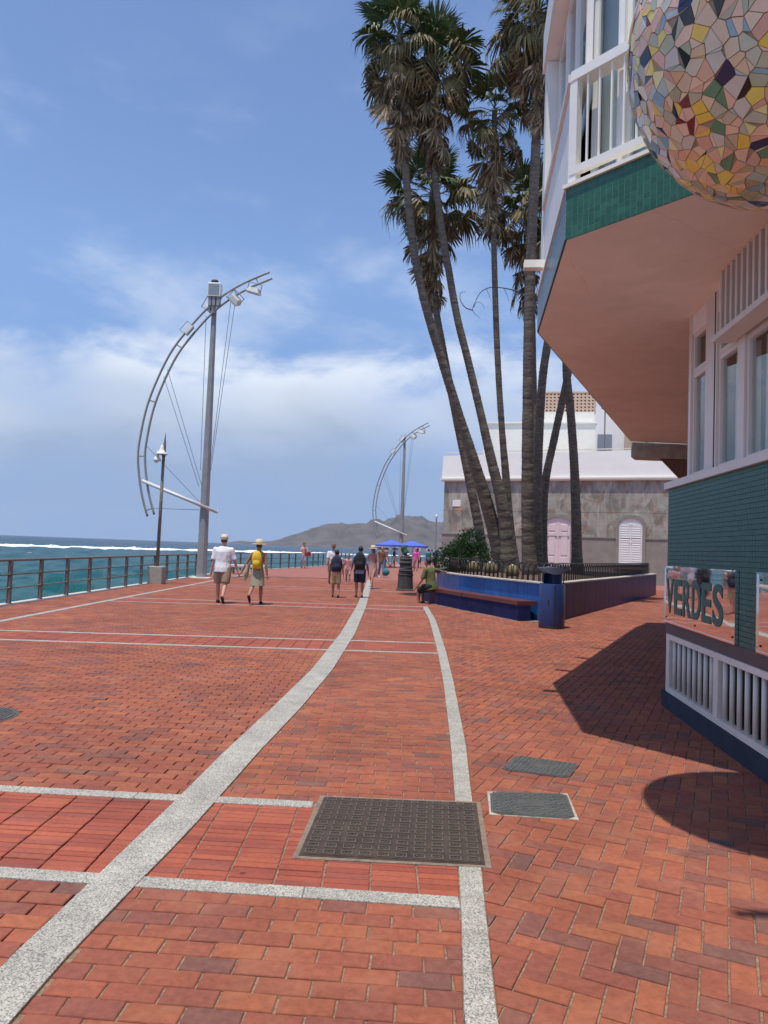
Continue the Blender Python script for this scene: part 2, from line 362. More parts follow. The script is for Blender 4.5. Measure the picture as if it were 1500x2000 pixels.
def rows_running(x_lo, x_hi, v0, v1, pitch, bl, off_seed, jl=.007, jw=.006, skip=None):
    """rows of bricks along x; x_lo, x_hi are functions of y"""
    out = []; rnd = random.Random(off_seed); v = v0; k = 0
    while v+pitch <= v1+1e-6:
        vm = v+pitch/2; s = slope(vm); a = math.atan(s); off = (k % 2)*bl/2+rnd.uniform(-.012, .012)
        def ylo(xf):
            x = xf(vm)
            return xf(vm+s*x)
        xa, xb = ylo(x_lo), ylo(x_hi); u = math.floor((xa-off)/bl)*bl+off
        while u < xb:
            u0, u1 = max(u, xa), min(u+bl, xb); u += bl
            if u1-u0 < .03: continue
            um = (u0+u1)/2; cx, cy = um, vm+s*um
            if skip and skip(cx, cy): continue
            wd = pitch*(1+(slope(vm+.3)-slope(vm-.3))/.6*um)-jw
            q = None; l = u1-u0-jl
            if u0 == xa or u1 == xb:
                # slanted cut along the granite edge
                q = [(u0+jl/2, v+jw/2), (u1-jl/2, v+jw/2), (u1-jl/2, v+pitch-jw/2), (u0+jl/2, v+pitch-jw/2)]
                q = [(x, y+slope(y)*x) for x, y in q]
                if u0 == xa: q[0] = (x_lo(q[0][1])+.003, q[0][1]); q[3] = (x_lo(q[3][1])+.003, q[3][1])
                if u1 == xb: q[1] = (x_hi(q[1][1])-.003, q[1][1]); q[2] = (x_hi(q[2][1])-.003, q[2][1])
            out.append((cx, cy, a, round(l, 3), round(wd, 3), q))
        v += pitch; k += 1
    return out
def spans(v_start, v_end):
    """row ranges between cross lines: (v0,v1,is_band)"""
    xs = [v_start]+[c for c in CROSS if v_start < c < v_end]+[v_end]; out = []
    for a, b in zip(xs[:-1], xs[1:]):
        a2 = a+CW if a in CROSS else a; b2 = b-CW if b in CROSS else b
        band = a in CROSS and CROSS.index(a) % 2 == 0 and b in CROSS
        n = max(1, round((b2-a2)/.1)); out.append((a2, b2, band))
    return out
def fill(x_lo, x_hi, v0, v1, seed, skip=None):
    A, B = [], []
    for a, b, band in spans(v0, v1):
        if band:
            n = round((b-a)/.0565); p = (b-a)/n
            bb = rows_running(x_lo, x_hi, a, b, p, .222, seed, .008, .0035, skip)
            # stacked, not staggered: rebuild with aligned joints
            bb = []
            v = a
            for k in range(n):
                vm = v+p/2; s = slope(vm); xa = x_lo(vm+s*x_lo(vm)); xb = x_hi(vm+s*x_hi(vm)); u = math.floor(xa/.222)*.222
                while u < xb:
                    u0, u1 = max(u, xa), min(u+.222, xb); u += .222
                    if u1-u0 < .03: continue
                    um = (u0+u1)/2; cx, cy = um, vm+s*um
                    if skip and skip(cx, cy): continue
                    bb.append((cx, cy, math.atan(s), round(u1-u0-.009, 3), round(p*(1+.015*um)-.004, 3), None))
                v += p
            B += bb
        else:
            n = max(1, round((b-a)/.1)); p = (b-a)/n
            A += rows_running(x_lo, x_hi, a, b, p, .2, seed, .008, .006, skip)
    return A, B
BIG_MH = [(-.30, 4.64), (.63, 4.63), (.56, 3.74), (-.36, 3.77)]
MH_B = [(.75, 4.86), (1.25, 4.88), (1.19, 4.42), (.70, 4.46)]
MH_C = [(.90, 5.36), (1.08, 5.74), (1.52, 5.57), (1.35, 5.22)]
RND = (-3.42, 6.38, .33)
def shrunk(P, d=.1):
    cx = sum(p[0] for p in P)/len(P); cy = sum(p[1] for p in P)/len(P)
    return [(x-d*(1 if x > cx else -1), y-d*(1 if y > cy else -1)) for x, y in P]
BIG_S, MH_BS, MH_CS = shrunk(BIG_MH), shrunk(MH_B), [(1.21+(x-1.21)*.6, 5.47+(y-5.47)*.6) for x, y in MH_C]
def skip_c(x, y): return in_poly(x, y, BIG_S) or y > 36
def skip_l(x, y): return (x-RND[0])**2+(y-RND[1])**2 < (RND[2]-.03)**2
ply = [(lbl(y), y) for y in LB_Y]; pry = [(lbr(y), y) for y in LB_Y]
pav_l = sheet('paving_left', [(-6.79, -6)]+ply+[(-6.79, 36)], -.016)
pav_c = sheet('paving_centre', [(lbr(y), y) for y in reversed(LB_Y)]+[(rbl(y), y) for y in RB_Y]+[(2.0, 24.3), (6.6, 36)])
def c_hi(y): return rbl(y) if y <= 20.4 else interp(y, [20.4, 21.2, 22.6, 24.2, 26.2, 28.4, 30.6, 33, 36], [1.15, 1.35, 1.9, 1.93, 2.10, 2.6, 3.4, 4.6, 6.6])
A, B = fill(lambda y: -6.72, lbl, 1.4, 35.9, 1, skip_l); lay(pav_l, A, 'brick', 280)
lay(pav_l, B, 'brick_edge', 280, 'edge_brick')
A, B = fill(lbr, c_hi, 1.2, 35.9, 2, skip_c); lay(pav_c, A, 'brick', 290)
lay(pav_c, B, 'brick_edge', 290, 'edge_brick')
pav_e = sheet('paving_edge', [(-8.3, -6), (-6.79, -6), (-6.79, 36), (-8.3, 36)])
A = rows_running(lambda y: -8.12, lambda y: -6.86, 12, 35.4, .1, .2, 4); lay(pav_e, A, 'brick', 0)
# right of the second band: herringbone turned about 26 degrees
HA = R(-25)
def right_ok(x, y):
    if x < rbr(min(y, 20.4))-.02: return False
    if y > 20.3 and x < c_hi(y)+.02: return False
    if in_poly(x, y, PLANTER): return False
    if y < KY+.05 and (x-KX)*NW[0]+(y-KY)*NW[1] < -.25: return False
    if y >= KY and x > KX+.35+(y-KY)*.62: return False
    if in_poly(x, y, MH_BS) or in_poly(x, y, MH_CS) or in_poly(x, y, BIG_S): return False
    return 1.2 < y < 36
hb = []; U = .1
for i in range(-230, 270):
    for j in range(-90, 330):
        # herringbone cell: diagonal steps of four
        k = (i-j) % 4
        if k in (1, 2): continue
        if k == 0: cu_, cv_, ang = (i+1)*U, (j+.5)*U, 0.
        elif k == 3: cu_, cv_, ang = (i+.5)*U, (j+1)*U, math.pi/2
        else: continue
        ca, sa = math.cos(HA), math.sin(HA); x = ca*cu_-sa*cv_+1; y = sa*cu_+ca*cv_+8
        if not (0 < y < 36 and 0 < x < 22): continue
        if y > 12 and (x < rbr(min(y, 20.4))-.02): continue
        if not right_ok(x, y):
            if not (abs(x-rbr(min(y, 20.4))) < .15 and y < 20.3): continue
        q = None; e = rbr(min(y, 20.4))+.004
        if abs(x-e) < .17 and y < 20.3:
            d = (rbr(y+.2)-rbr(y-.2))/.4; nn = math.hypot(1, d)
            Q = brick_quad(x, y, HA+ang, .192, .093); q = clip(Q, e, y, 1/nn, -d/nn)
            if len(q) < 3: continue
            ar = abs(sum(q[a][0]*q[a-1][1]-q[a-1][0]*q[a][1] for a in range(len(q))))/2
            if ar < .0004: continue
            if ar > .0176: q = None
            else: x = sum(p[0] for p in q)/len(q); y = sum(p[1] for p in q)/len(q)
        hb.append((x, y, HA+ang, .192, .093, q))
pav_r = sheet('paving_right', [(rbr(y), y) for y in RB_Y]+[(2.1, 22.4), (3.95, 16.95), (11.7, 31.6), (17.5, 36), (21, 36), (KX+.4, KY), (3.2, -6)])
lay(pav_r, hb, 'brick', 300)
# shaded bed under the far planter side
# granite bands, slab by slab
def band(name, ys, fl, fr, step, z=.004):
    root = None; y = ys[0]; b0 = empty(name); tag(b0, kind='structure')
    while y < ys[1]-.05:
        y2 = min(y+step*random.uniform(.9, 1.1), ys[1]); mid = [y+(y2-y)*t for t in (0, .33, .66, 1)]
        mid[0] += .0015; mid[-1] -= .0015
        poly = [(fr(t), t) for t in mid]+[(fl(t), t) for t in reversed(mid)]
        cx = sum(p[0] for p in poly)/len(poly); cy = (y+y2)/2
        b = MB(); v, f = brick_shape([(a-cx, c-cy) for a, c in poly], z+random.gauss(0, .0006), .003); b.add(v, f)
        b.build('granite_slab', 'granite', b0, recalc=False).location = (cx, cy, 0); y = y2
    return b0
band('granite_band', (.5, 36), lbl, lbr, 1.0, .0065)
def rb_skip():
    tag(empty('granite_band_right'), kind='structure')
band('granite_band_right', (.5, 3.735), rbl, rbr, .9)
band('granite_band_right', (4.64, 20.4), rbl, rbr, 1.0)
band('granite_line', (-2, 41), lambda y: WL_X0, lambda y: WL_X1, 1.2, .003)
def crossline(v, x0, x1, root, z=.0035):
    x = x0
    while x < x1-.03:
        x2 = min(x+random.uniform(.7, .85), x1); cx = (x+x2)/2; q = []
        for u, w in ((x+.0015, v-CW), (x2-.0015, v-CW), (x2-.0015, v+CW), (x+.0015, v+CW)): q.append((u-cx, w+slope(v)*u-(v+slope(v)*cx)))
        b = MB(); vv, f = brick_shape(q, z+random.gauss(0, .0006), .003); b.add(vv, f); b.build('granite_slab', 'granite', root, recalc=False).location = (cx, v+slope(v)*cx, 0); x = x2
for v in CROSS:
    r0 = tag(empty('granite_cross_line'), kind='structure'); s = slope(v)
    xl = lbl(v+s*-1); crossline(v, -6.715, xl+.07, r0)
    xr = lbr(v+s*-1)-.07; xe = c_hi(v+s*.5)-.003
    if v == 4.495: xe = -.36
    crossline(v, xr, xe, r0)
# kerb under the railing
k = MB(); k.prism([(-8.44, -10), (-8.13, -10), (-8.13, 41.1), (-6.06, 49.2), (-4.28, 59.4), (-1.9, 72), (-2.2, 72), (-4.52, 59.5), (-6.32, 49.3), (-8.44, 41.2)], -.3, .02)
tag(k.build('kerb', 'kerb'), kind='structure')

# ------------------------------------------------------------------ access covers
def cover_frame(poly, grow):
    cx = sum(p[0] for p in poly)/4; cy = sum(p[1] for p in poly)/4
    return [(x+grow*(1 if x > cx else -1), y+grow*(1 if y > cy else -1)) for x, y in poly]
def bilerp(q, u, v):
    a = Vector(q[3]).lerp(Vector(q[2]), u); b = Vector(q[0]).lerp(Vector(q[1]), u); return a.lerp(b, v)
mat('cover_bed', (.22, .165, .125), .95, var=.3, scale=20, bump=.6, bscale=120)
c = empty('access_cover', (0, 0, 0)); tag(c, 'large rusty square iron access cover with studded tread', 'access cover')
b = MB(); b.prism(cover_frame(BIG_MH, .032), -.02, .0045); b.build('surround', 'cover_bed', c)
b = MB(); b.prism(cover_frame(BIG_MH, .004), -.02, .0065); b.build('frame', 'rust_iron', c)
b = MB(); b.prism(cover_frame(BIG_MH, -.012), -.02, .009); b.build('plate', 'rust_iron', c)
st = MB()
for x0, x1, y0, y1 in ((-.03, .03, .018, .024), (-.03, .03, -.024, -.018), (-.03, -.024, -.018, .018), (.024, .03, -.018, .018)): st.box(x0, x1, y0, y1, 0, .006)
for x in (-.011, .011): st.box(x-.005, x+.005, -.005, .005, 0, .006)
mat('worn_iron', (.135, .105, .085), .6, .2, var=.4, scale=11)
stm = st.mesh('tread_stud', MATS['worn_iron'])
for i in range(10):
    for j in range(11):
        p = bilerp(BIG_MH, .055+i*.0989, .05+j*.09); link('tread_stud', stm, c, (p.x, p.y, .009), -.01)
mat('mortar_pale', (.42, .38, .31), .95, var=.35, scale=22, bump=.6, bscale=120)
def grid_cover(name, poly, label, bed):
    c = empty(name); tag(c, label, 'access cover')
    if bed: b = MB(); b.prism([p for x, y in cover_frame(poly, .010) for p in ((x+random.uniform(-.008, .008), y), (x, y+random.uniform(-.008, .008)))], -.02, .0035); b.build('surround', 'mortar_pale', c)
    cx = sum(p[0] for p in poly)/4; cy = sum(p[1] for p in poly)/4
    q = []
    for i in range(4):
        p, a, b_ = poly[i], poly[i-1], poly[(i+1) % 4]
        q += [tuple(Vector(p).lerp(Vector(a), .09)), tuple(Vector(p).lerp(Vector(b_), .09))]
    b = MB(); b.prism(q, -.02, .0065); b.build('frame', 'iron', c)
    b = MB(); b.prism([(cx+(x-cx)*.94, cy+(y-cy)*.94) for x, y in q], -.02, .0085); b.build('plate', 'iron', c)
    t = MB(); e0 = Vector(poly[1])-Vector(poly[0]); ang = math.atan2(e0.y, e0.x)
    for i in range(15):
        for j in range(13):
            u, v = .06+i*.063, .08+j*.07
            if abs(u-.5) < .16 and abs(v-.5) < .2: continue
            p = bilerp(poly, u, v); a = ang+(.6 if (i+j) % 2 else -.9)
            t.prism(brick_quad(p.x, p.y, a, .024, .009), .007, .0125)
    mat('iron_tread', (.13, .13, .12), .55, .1, var=.3, scale=12)
    tag(t.build('tread_pattern', 'iron_tread', c), kind='stuff')
    p = bilerp(poly, .5, .5); b = MB(); b.prism(brick_quad(p.x, p.y, ang, .13, .12), .007, .0115); b.build('badge', 'iron', c)
grid_cover('access_cover', MH_B, 'grey iron access cover with pale mortar edge beside the rusty cover', True)
grid_cover('access_cover', MH_C, 'grey iron access cover set askew beyond the mortar-edged one', False)
c = empty('access_cover', (RND[0], RND[1], 0)); tag(c, 'round grey iron access cover at the left edge of the paving', 'access cover')
b = MB(); b.lathe([(RND[2]+.012, -.02), (RND[2]+.012, .004)], seg=40); b.build('frame', 'iron', c)
b = MB(); b.lathe([(RND[2]-.015, -.02), (RND[2]-.015, .009)], seg=40); b.build('plate', 'iron', c)
t = MB()
for i in range(-9, 10):
    h = math.sqrt(max(0, (RND[2]-.04)**2-(i*.033)**2))
    if h > .05: t.box(i*.033-.006, i*.033+.006, -h, h, .008, .013)
tag(t.build('tread_pattern', 'iron', c), kind='stuff')

c = empty('drain_grate', (1.93, 4.155, 0)); c.rotation_euler = (0, 0, R(-25)); tag(c, 'small slotted iron drain grate in the brick near the ball shadow', 'drain grate')
b = MB(); b.box(-.06, .06, -.028, .028, -.01, .0015); b.build('frame', 'dark', c)
for k in range(9): b = MB(); b.box(-.055+k*.0125, -.048+k*.0125, -.025, .025, 0, .006); b.build('bar', 'iron_tread', c)
# ------------------------------------------------------------------ sea, surf, hill
SEA_Z = -3.6
M = bpy.data.materials.new('sea'); M.use_nodes = True; t = M.node_tree; b = t.nodes['Principled BSDF']; MATS['sea'] = M
b.inputs['Roughness'].default_value = .25; b.inputs['IOR'].default_value = 1.33; b.inputs['Specular IOR Level'].default_value = .22
ge = node(t, 'ShaderNodeNewGeometry'); mp = node(t, 'ShaderNodeMapping'); t.links.new(ge.outputs['Position'], mp.inputs[0])
nA = node(t, 'ShaderNodeTexNoise', inp={'Scale': .02, 'Detail': 4}); t.links.new(mp.outputs[0], nA.inputs['Vector'])
dist = node(t, 'ShaderNodeVectorMath', operation='LENGTH'); t.links.new(ge.outputs['Position'], dist.inputs[0])
dr = node(t, 'ShaderNodeMapRange', inp={'From Min': 60, 'From Max': 900, 'To Min': 0, 'To Max': 1}); t.links.new(dist.outputs['Value'], dr.inputs[0])
rp = node(t, 'ShaderNodeValToRGB'); el = rp.color_ramp.elements; el[0].color = (.010, .100, .105, 1); el[1].color = (.008, .038, .072, 1); el.new(.3); el[1].color = (.008, .070, .090, 1); el[1].position = .3
t.links.new(mth(t, 'ADD', dr.outputs[0], mth(t, 'MULTIPLY', mth(t, 'SUBTRACT', nA.outputs['Fac'], .5), .5), True), rp.inputs[0])
nF = node(t, 'ShaderNodeTexNoise', inp={'Scale': .16, 'Detail': 8, 'Roughness': .62, 'Distortion': .8}); mpF = node(t, 'ShaderNodeMapping'); mpF.inputs['Scale'].default_value = (.55, 1.9, 1); t.links.new(ge.outputs['Position'], mpF.inputs[0]); t.links.new(mpF.outputs[0], nF.inputs['Vector'])
fm = node(t, 'ShaderNodeMapRange', inp={'From Min': .66, 'From Max': .74, 'To Min': 0, 'To Max': .85}); t.links.new(nF.outputs['Fac'], fm.inputs[0])
mx = node(t, 'ShaderNodeMix', data_type='RGBA'); t.links.new(fm.outputs[0], mx.inputs[0]); t.links.new(rp.outputs[0], mx.inputs[6]); mx.inputs[7].default_value = (.62, .68, .68, 1)
t.links.new(mx.outputs[2], b.inputs['Base Color'])
nB = node(t, 'ShaderNodeTexNoise', inp={'Scale': .8, 'Detail': 7, 'Roughness': .62}); mpB = node(t, 'ShaderNodeMapping'); mpB.inputs['Scale'].default_value = (.7, 1.2, 1); t.links.new(ge.outputs['Position'], mpB.inputs[0]); t.links.new(mpB.outputs[0], nB.inputs['Vector'])
bp = node(t, 'ShaderNodeBump', inp={'Strength': 1., 'Distance': 1.1}); t.links.new(nB.outputs['Fac'], bp.inputs['Height']); t.links.new(bp.outputs[0], b.inputs['Normal'])
NR, NA_ = 260, 300; vs_ = []; fs_ = []
for i in range(NR):
    r = 9*(6200/9)**(i/(NR-1))
    for j in range(NA_):
        a = R(-88+j*(130/(NA_-1))); x = r*math.sin(a); y = r*math.cos(a)
        amp = 1 if r < 260 else max(0, 1-(r-260)/900)
        q = Vector((x*.11, y*.16, 0)); z = amp*(1.0*noise.noise(q)+.7*noise.noise(q*2.1+Vector((5, 1, 0)))+.4*noise.noise(q*4.7)*(1 if r < 120 else 0))
        vs_.append((x, y, SEA_Z+z))
for i in range(NR-1):
    for j in range(NA_-1): a = i*NA_+j; fs_.append((a, a+1, a+NA_+1, a+NA_))
s = MB(); s.add(vs_, fs_); tag(s.build('sea', 'sea', smooth=True, recalc=False), kind='structure')
# breaking wave: a long ragged roller of foam
mat('foam', (.82, .85, .86), .9, var=.12, scale=.6, bump=.6, bscale=2.)
SURF = [(-420, 330), (-300, 331), (-170, 331), (-150, 345), (-125, 375), (-100, 420), (-70, 450), (-40, 500), (10, 560), (60, 640)]
f = MB(); P = []
for i in range(len(SURF)-1):
    for k_ in range(34):
        t_ = k_/34; P.append((SURF[i][0]+(SURF[i+1][0]-SURF[i][0])*t_, SURF[i][1]+(SURF[i+1][1]-SURF[i][1])*t_))
vv = []; ff = []; prof = [(-9, -.5), (-6, .25), (-3, .8), (-1, 1.5), (.5, 1.75), (2, 1.3), (5, .4), (9, -.5)]
for i, (x, y) in enumerate(P):
    h = .5+.35*noise.noise(Vector((i*.13, 2, 0)))+.2*noise.noise(Vector((i*.7, 7, 0))); w = 1+.5*noise.noise(Vector((i*.21, 9, 3)))
    if x > -60: h *= max(.45, 1-(x+60)/150)
    for d, z in prof: vv.append((x+random.uniform(-.5, .5), y+d*w*1.4+4*noise.noise(Vector((i*.09, 4, 4))), SEA_Z+z*h*(1+random.uniform(-.15, .15))))
n = len(prof)
for i in range(len(P)-1):
    for k_ in range(n-1): ff.append((i*n+k_, i*n+k_+1, (i+1)*n+k_+1, (i+1)*n+k_))
f.add(vv, ff); tag(f.build('breaking_wave', 'foam', smooth=True, recalc=False), 'long white breaking wave rolling across the sea', 'wave', kind='stuff')
# far headland
mat('hill', (.088, .072, .062), .95, var=.45, scale=.012)
prof = [(-1500, -8), (-900, -8), (-850, -2), (-800, 9), (-760, 15), (-700, 9), (-602, 18), (-520, 40), (-430, 78), (-357, 102), (-270, 116), (-190, 125), (-110, 131), (-53, 135), (0, 148), (57, 167), (100, 180), (134, 184), (175, 176), (223, 165), (312, 149), (420, 120), (600, 90), (900, 60), (1500, 30), (2400, 5)]
hx = [p[0] for p in prof]; hzv = [p[1] for p in prof]; vv = []; ff = []; nx, ny = 170, 26
for i in range(nx):
    x = -1500+3900*i/(nx-1); H = interp(x, hx, hzv)
    for j in range(ny):
        s_ = j/(ny-1); yy = 3350+650*s_+500*max(0, s_-.999)
        k_ = math.sin(min(1, s_*1.04)*math.pi/2)**1.35; rough_ = noise.fractal(Vector((x*.009, yy*.006, 0)), 1., 2., 4)
        vv.append((x*(yy/4000), yy, SEA_Z-.5+max(0, (H+4)*k_*(1+.45*rough_*(1-s_**5)))))
for i in range(nx-1):
    for j in range(ny-1): a = i*ny+j; ff.append((a, a+1, a+ny+1, a+ny))
h = MB(); h.add(vv, ff); tag(h.build('hill', 'hill', smooth=True), kind='structure')
h = MB()
for i in range(26):                                   # low pale town along the shore at the foot of the hill
    x = random.uniform(-60, 420); h.box(x, x+random.uniform(14, 40), 3300, 3330, SEA_Z, SEA_Z+random.uniform(6, 15))
tag(h.build('far_town', 'offwhite'), 'distant pale buildings along the shore below the hill', 'town', kind='stuff')
# black reef awash in front of the headland
# ------------------------------------------------------------------ railing along the sea
rl = empty('railing'); tag(rl, 'brown grey metal railing with three rails along the sea edge', 'railing')
RPATH = [(RAIL_X, 6), (RAIL_X, 41), (-6.2, 49.3), (-4.4, 59.5), (-2.05, 72)]
def along(path, d):
    for (x0, y0), (x1, y1) in zip(path[:-1], path[1:]):
        l = math.hypot(x1-x0, y1-y0)
        if d <= l: return x0+(x1-x0)*d/l, y0+(y1-y0)*d/l, math.atan2(y1-y0, x1-x0)
        d -= l
    return None
pm = MB()
for x in (-.045, .033): pm.box(x, x+.012, -.03, .03, .0, .98)
pm.box(-.033, .033, -.008, .008, 0, .97); pm.box(-.06, .06, -.05, .05, .018, .03); pm.ball((0, 0, .97), (.045, .03, .035), 8, 5)
for z in (.36, .66): pm.ring([((-.05, 0, z), .028), ((.05, 0, z), .028)], 8)
post_me = pm.mesh('post', MATS['rail_metal'])
d = .05; 
while True:
    p = along(RPATH, d)
    if p is None: break
    link('post', post_me, rl, (p[0], p[1], 0), p[2]+math.pi/2); d += 1.5
for z, r in ((.985, .03), (.66, .016), (.36, .016)):
    pts = []; d = 0
    while along(RPATH, d): x, y, a = along(RPATH, d); pts.append(((x, y, z), r)); d += .75
    b = MB(); b.ring(pts, 8); b.build('rail', 'rail_metal', rl, smooth=True)

# ------------------------------------------------------------------ sail-shaped lamp masts
mat('galv', (.30, .295, .29), .55, .1, var=.12, scale=3, spec=.3)
mat('cable', (.22, .23, .26), .5, .5)
ARC = [(-2.24, 2.59), (-2.55, 3.61), (-2.76, 4.93), (-2.72, 5.93), (-2.43, 7.5), (-1.74, 9.32), (-1.02, 10.47), (-.01, 11.68), (1.11, 12.54), (2.42, 13.2)]
def smooth_path(P, n):
    P = [Vector(p) for p in P]; out = []
    for i in range(len(P)-1):
        p0, p1, p2, p3 = P[max(i-1, 0)], P[i], P[i+1], P[min(i+2, len(P)-1)]
        for k in range(n):
            t = k/n; out.append(.5*((2*p1)+(p2-p0)*t+(2*p0-5*p1+4*p2-p3)*t*t+(3*p1-p0-3*p2+p3)*t**3))
    return out+[P[-1]]
def floodlight(parent, loc, rx, ry, rz, s=1.):
    b = MB(); b.add([(-.16*s, -.2*s, 0), (.16*s, -.2*s, 0), (.16*s, .2*s, 0), (-.16*s, .2*s, 0), (-.24*s, -.27*s, -.16*s), (.24*s, -.27*s, -.16*s), (.24*s, .27*s, -.16*s), (-.24*s, .27*s, -.16*s), (-.24*s, -.27*s, -.22*s), (.24*s, -.27*s, -.22*s), (.24*s, .27*s, -.22*s), (-.24*s, .27*s, -.22*s)],
           [(3, 2, 1, 0), (0, 1, 5, 4), (1, 2, 6, 5), (2, 3, 7, 6), (3, 0, 4, 7), (4, 5, 9, 8), (5, 6, 10, 9), (6, 7, 11, 10), (7, 4, 8, 11), (8, 9, 10, 11)])
    h = b.build('floodlight', 'lamp_white', parent); h.location = loc; h.rotation_euler = (rx, ry, rz)
    b = MB(); b.box(-.21*s, .21*s, -.24*s, .24*s, -.228*s, -.2205*s); b.build('lens', 'iron', h)
    b = MB()
    for x in (-.26*s, .245*s): b.box(x, x+.015*s, -.03*s, .03*s, -.12*s, .16*s)
    b.box(-.26*s, .26*s, -.03*s, .03*s, .15*s, .17*s); b.build('bracket', 'galv', h)
def sail_lamp(loc, rz, label, box):
    root = empty('sail_lamp_mast', loc, rz); tag(root, label, 'street lamp', 'sail shaped lamp masts')
    b = MB(); n = 8; pts = []
    for z, w, dd in ((0, .18, .16), (11.75, .085, .075)):
        pts.append(((0, 0, z), (w*1.25, dd*1.25)))
    b.ring(pts, 8, ph=math.pi/8); b.build('mast', 'galv', root)
    b = MB(); b.cbox(-.4, .4, -.35, .35, 0, .04, .01); b.build('base_plate', 'offwhite', root)
    path = smooth_path([(x, 0, z) for x, z in ARC], 6); arc = []
    for side in (-1, 1):
        pts = []
        for i, p in enumerate(path):
            t = (path[min(i+1, len(path)-1)]-path[max(i-1, 0)]).normalized(); nrm = Vector((-t.z, 0, t.x)); pts.append(p+nrm*.15*side)
        q = MB(); q.ring([(p+Vector((0, -.16, 0)), .05) for p in pts], 8); arc.append(pts); q.build('arc_tube', 'galv', root, smooth=True)
    for i in (2, 13, 24, 33, 41, 47, 51):
        q = MB(); q.bar(arc[0][i]+Vector((0, -.16, 0)), arc[1][i]+Vector((0, -.16, 0)), .05, .05, (0, 1, 0)); q.build('spacer', 'galv', root)
    q = MB(); q.tube((-2.66, -.22, 4.05), (.58, -.22, 2.84), .075, seg=10); q.ball((.58, -.22, 2.84), .07); q.build('boom', 'white_metal', root, smooth=True)
    q = MB(); q.bar((0, -.1, 3.07), (0, -.26, 3.07), .2, .2); q.bar((0, 0, 11.6), (0, -.2, 11.6), .16, .3); q.build('clamp', 'galv', root)
    for a, c_ in (((-2.0, 8.6), (-.25, 3.9)), ((-1.85, 8.9), (-.12, 3.9)), ((-2.62, 5.6), (-.2, 3.25)), ((.75, 12.1), (.18, 4.6)), ((.95, 12.2), (.22, 4.6)), ((-.3, 11.3), (-.22, 4.6)), ((-2.2, 2.9), (-.2, 2.9))):
        q = MB(); q.tube((a[0], -.16, a[1]), (c_[0], -.16, c_[1]), .012, seg=5); q.build('stay_cable', 'cable', root)
    floodlight(root, (-1.12, -.15, 10.75), .3, -.9, 0, 1.0)
    floodlight(root, (1.0, -.25, 12.15), .5, .75, .2, 1.15); floodlight(root, (1.75, -.2, 12.6), .25, .25, 0, 1.15)
    floodlight(root, (-.3, .1, 11.95), .1, -1.1, 0, 1.1)
    if box:
        q = MB(); q.cbox(-.28, .3, -.3, .1, 12.15, 12.75, .03); bx = q.build('sensor_box', 'white_paint', root)
        q = MB(); q.box(-.22, .24, -.312, -.302, 12.22, 12.68); q.build('panel', 'steel_grey', bx)
        q = MB(); q.lathe([(.16, 12.76), (.17, 12.83), (.13, 12.9)], (.0, -.1, 0), 14); q.build('cap', 'dark', bx)
        q = MB()
        for x in (-.22, -.04, .14): q.box(x, x+.12, -.26, .06, 11.75, 12.15)
        q.build('bracket', 'galv', bx)
    else:
        q = MB(); q.tube((0, 0, 11.7), (0, 0, 12.4), .03); q.build('finial', 'galv', root)
    return root
sail_lamp((-7.7, 31.7, 0), 0, 'tall grey sail-shaped lamp mast with a boxed sensor at its head', True)
sail_lamp((1.70, 69, 0), R(-22), 'far sail-shaped lamp mast near the blue parasols', False)
# short lamp on a concrete block
root = empty('lamp_post', (-8.0, 26.4, 0)); tag(root, 'slim brown lamp post with white shell lamps on a concrete block', 'street lamp')
b = MB(); b.cbox(-.26, .26, -.26, .26, -.02, .62, .02); b.build('base', 'concrete', root)
b = MB(); b.ring([((0, 0, .6), .065), ((.03, 0, 4.6), .055)], 10); b.build('pole', 'rail_metal', root, smooth=True)
b = MB(); b.ring([((.03, 0, 4.55), .07), ((.045, 0, 4.95), .055), ((.06, 0, 5.4), .004)], 8); b.build('spike', 'rail_metal', root)
for k, (x, z, s_) in enumerate(((-.02, 4.62, 1), (-.16, 4.40, .62))):
    b = MB(); b.lathe([(.02, .34), (.05, .3), (.075, .18), (.12, .08), (.2, .02), (.21, 0), (.19, -.02), (.0, .0)], (x, -.08, z), 16, s_, s_); b.build('shade', 'lamp_white', root, smooth=True)
b = MB(); b.ball((-.2, -.08, 4.42), (.1, .1, .12)); b.build('globe', 'white_paint', root, smooth=True)
# thin far lamp post
root = empty('lamp_post', (5.7, 80, 0)); tag(root, 'thin dark lamp post far off beside the stained house', 'street lamp')
b = MB(); b.ring([((0, 0, 0), .1), ((0, 0, 5.0), .07)], 8); b.build('pole', 'steel_grey', root)
b = MB(); b.lathe([(.05, 0), (.16, .08), (.17, .3), (.03, .42)], (0, 0, 5.0), 10); b.build('lantern', 'lamp_white', root)
# low white concrete bench by the railing
root = empty('concrete_bench', (-6.95, 37.6, 0)); tag(root, 'low pale concrete bench beside the railing behind the walking couple', 'bench')
b = MB(); b.cbox(-1.05, 1.05, -.28, .28, .34, .46, .03); b.build('seat', 'kerb', root)
for x in (-.8, .55): b = MB(); b.cbox(x, x+.25, -.22, .22, 0, .34, .02); b.build('leg', 'concrete', root)

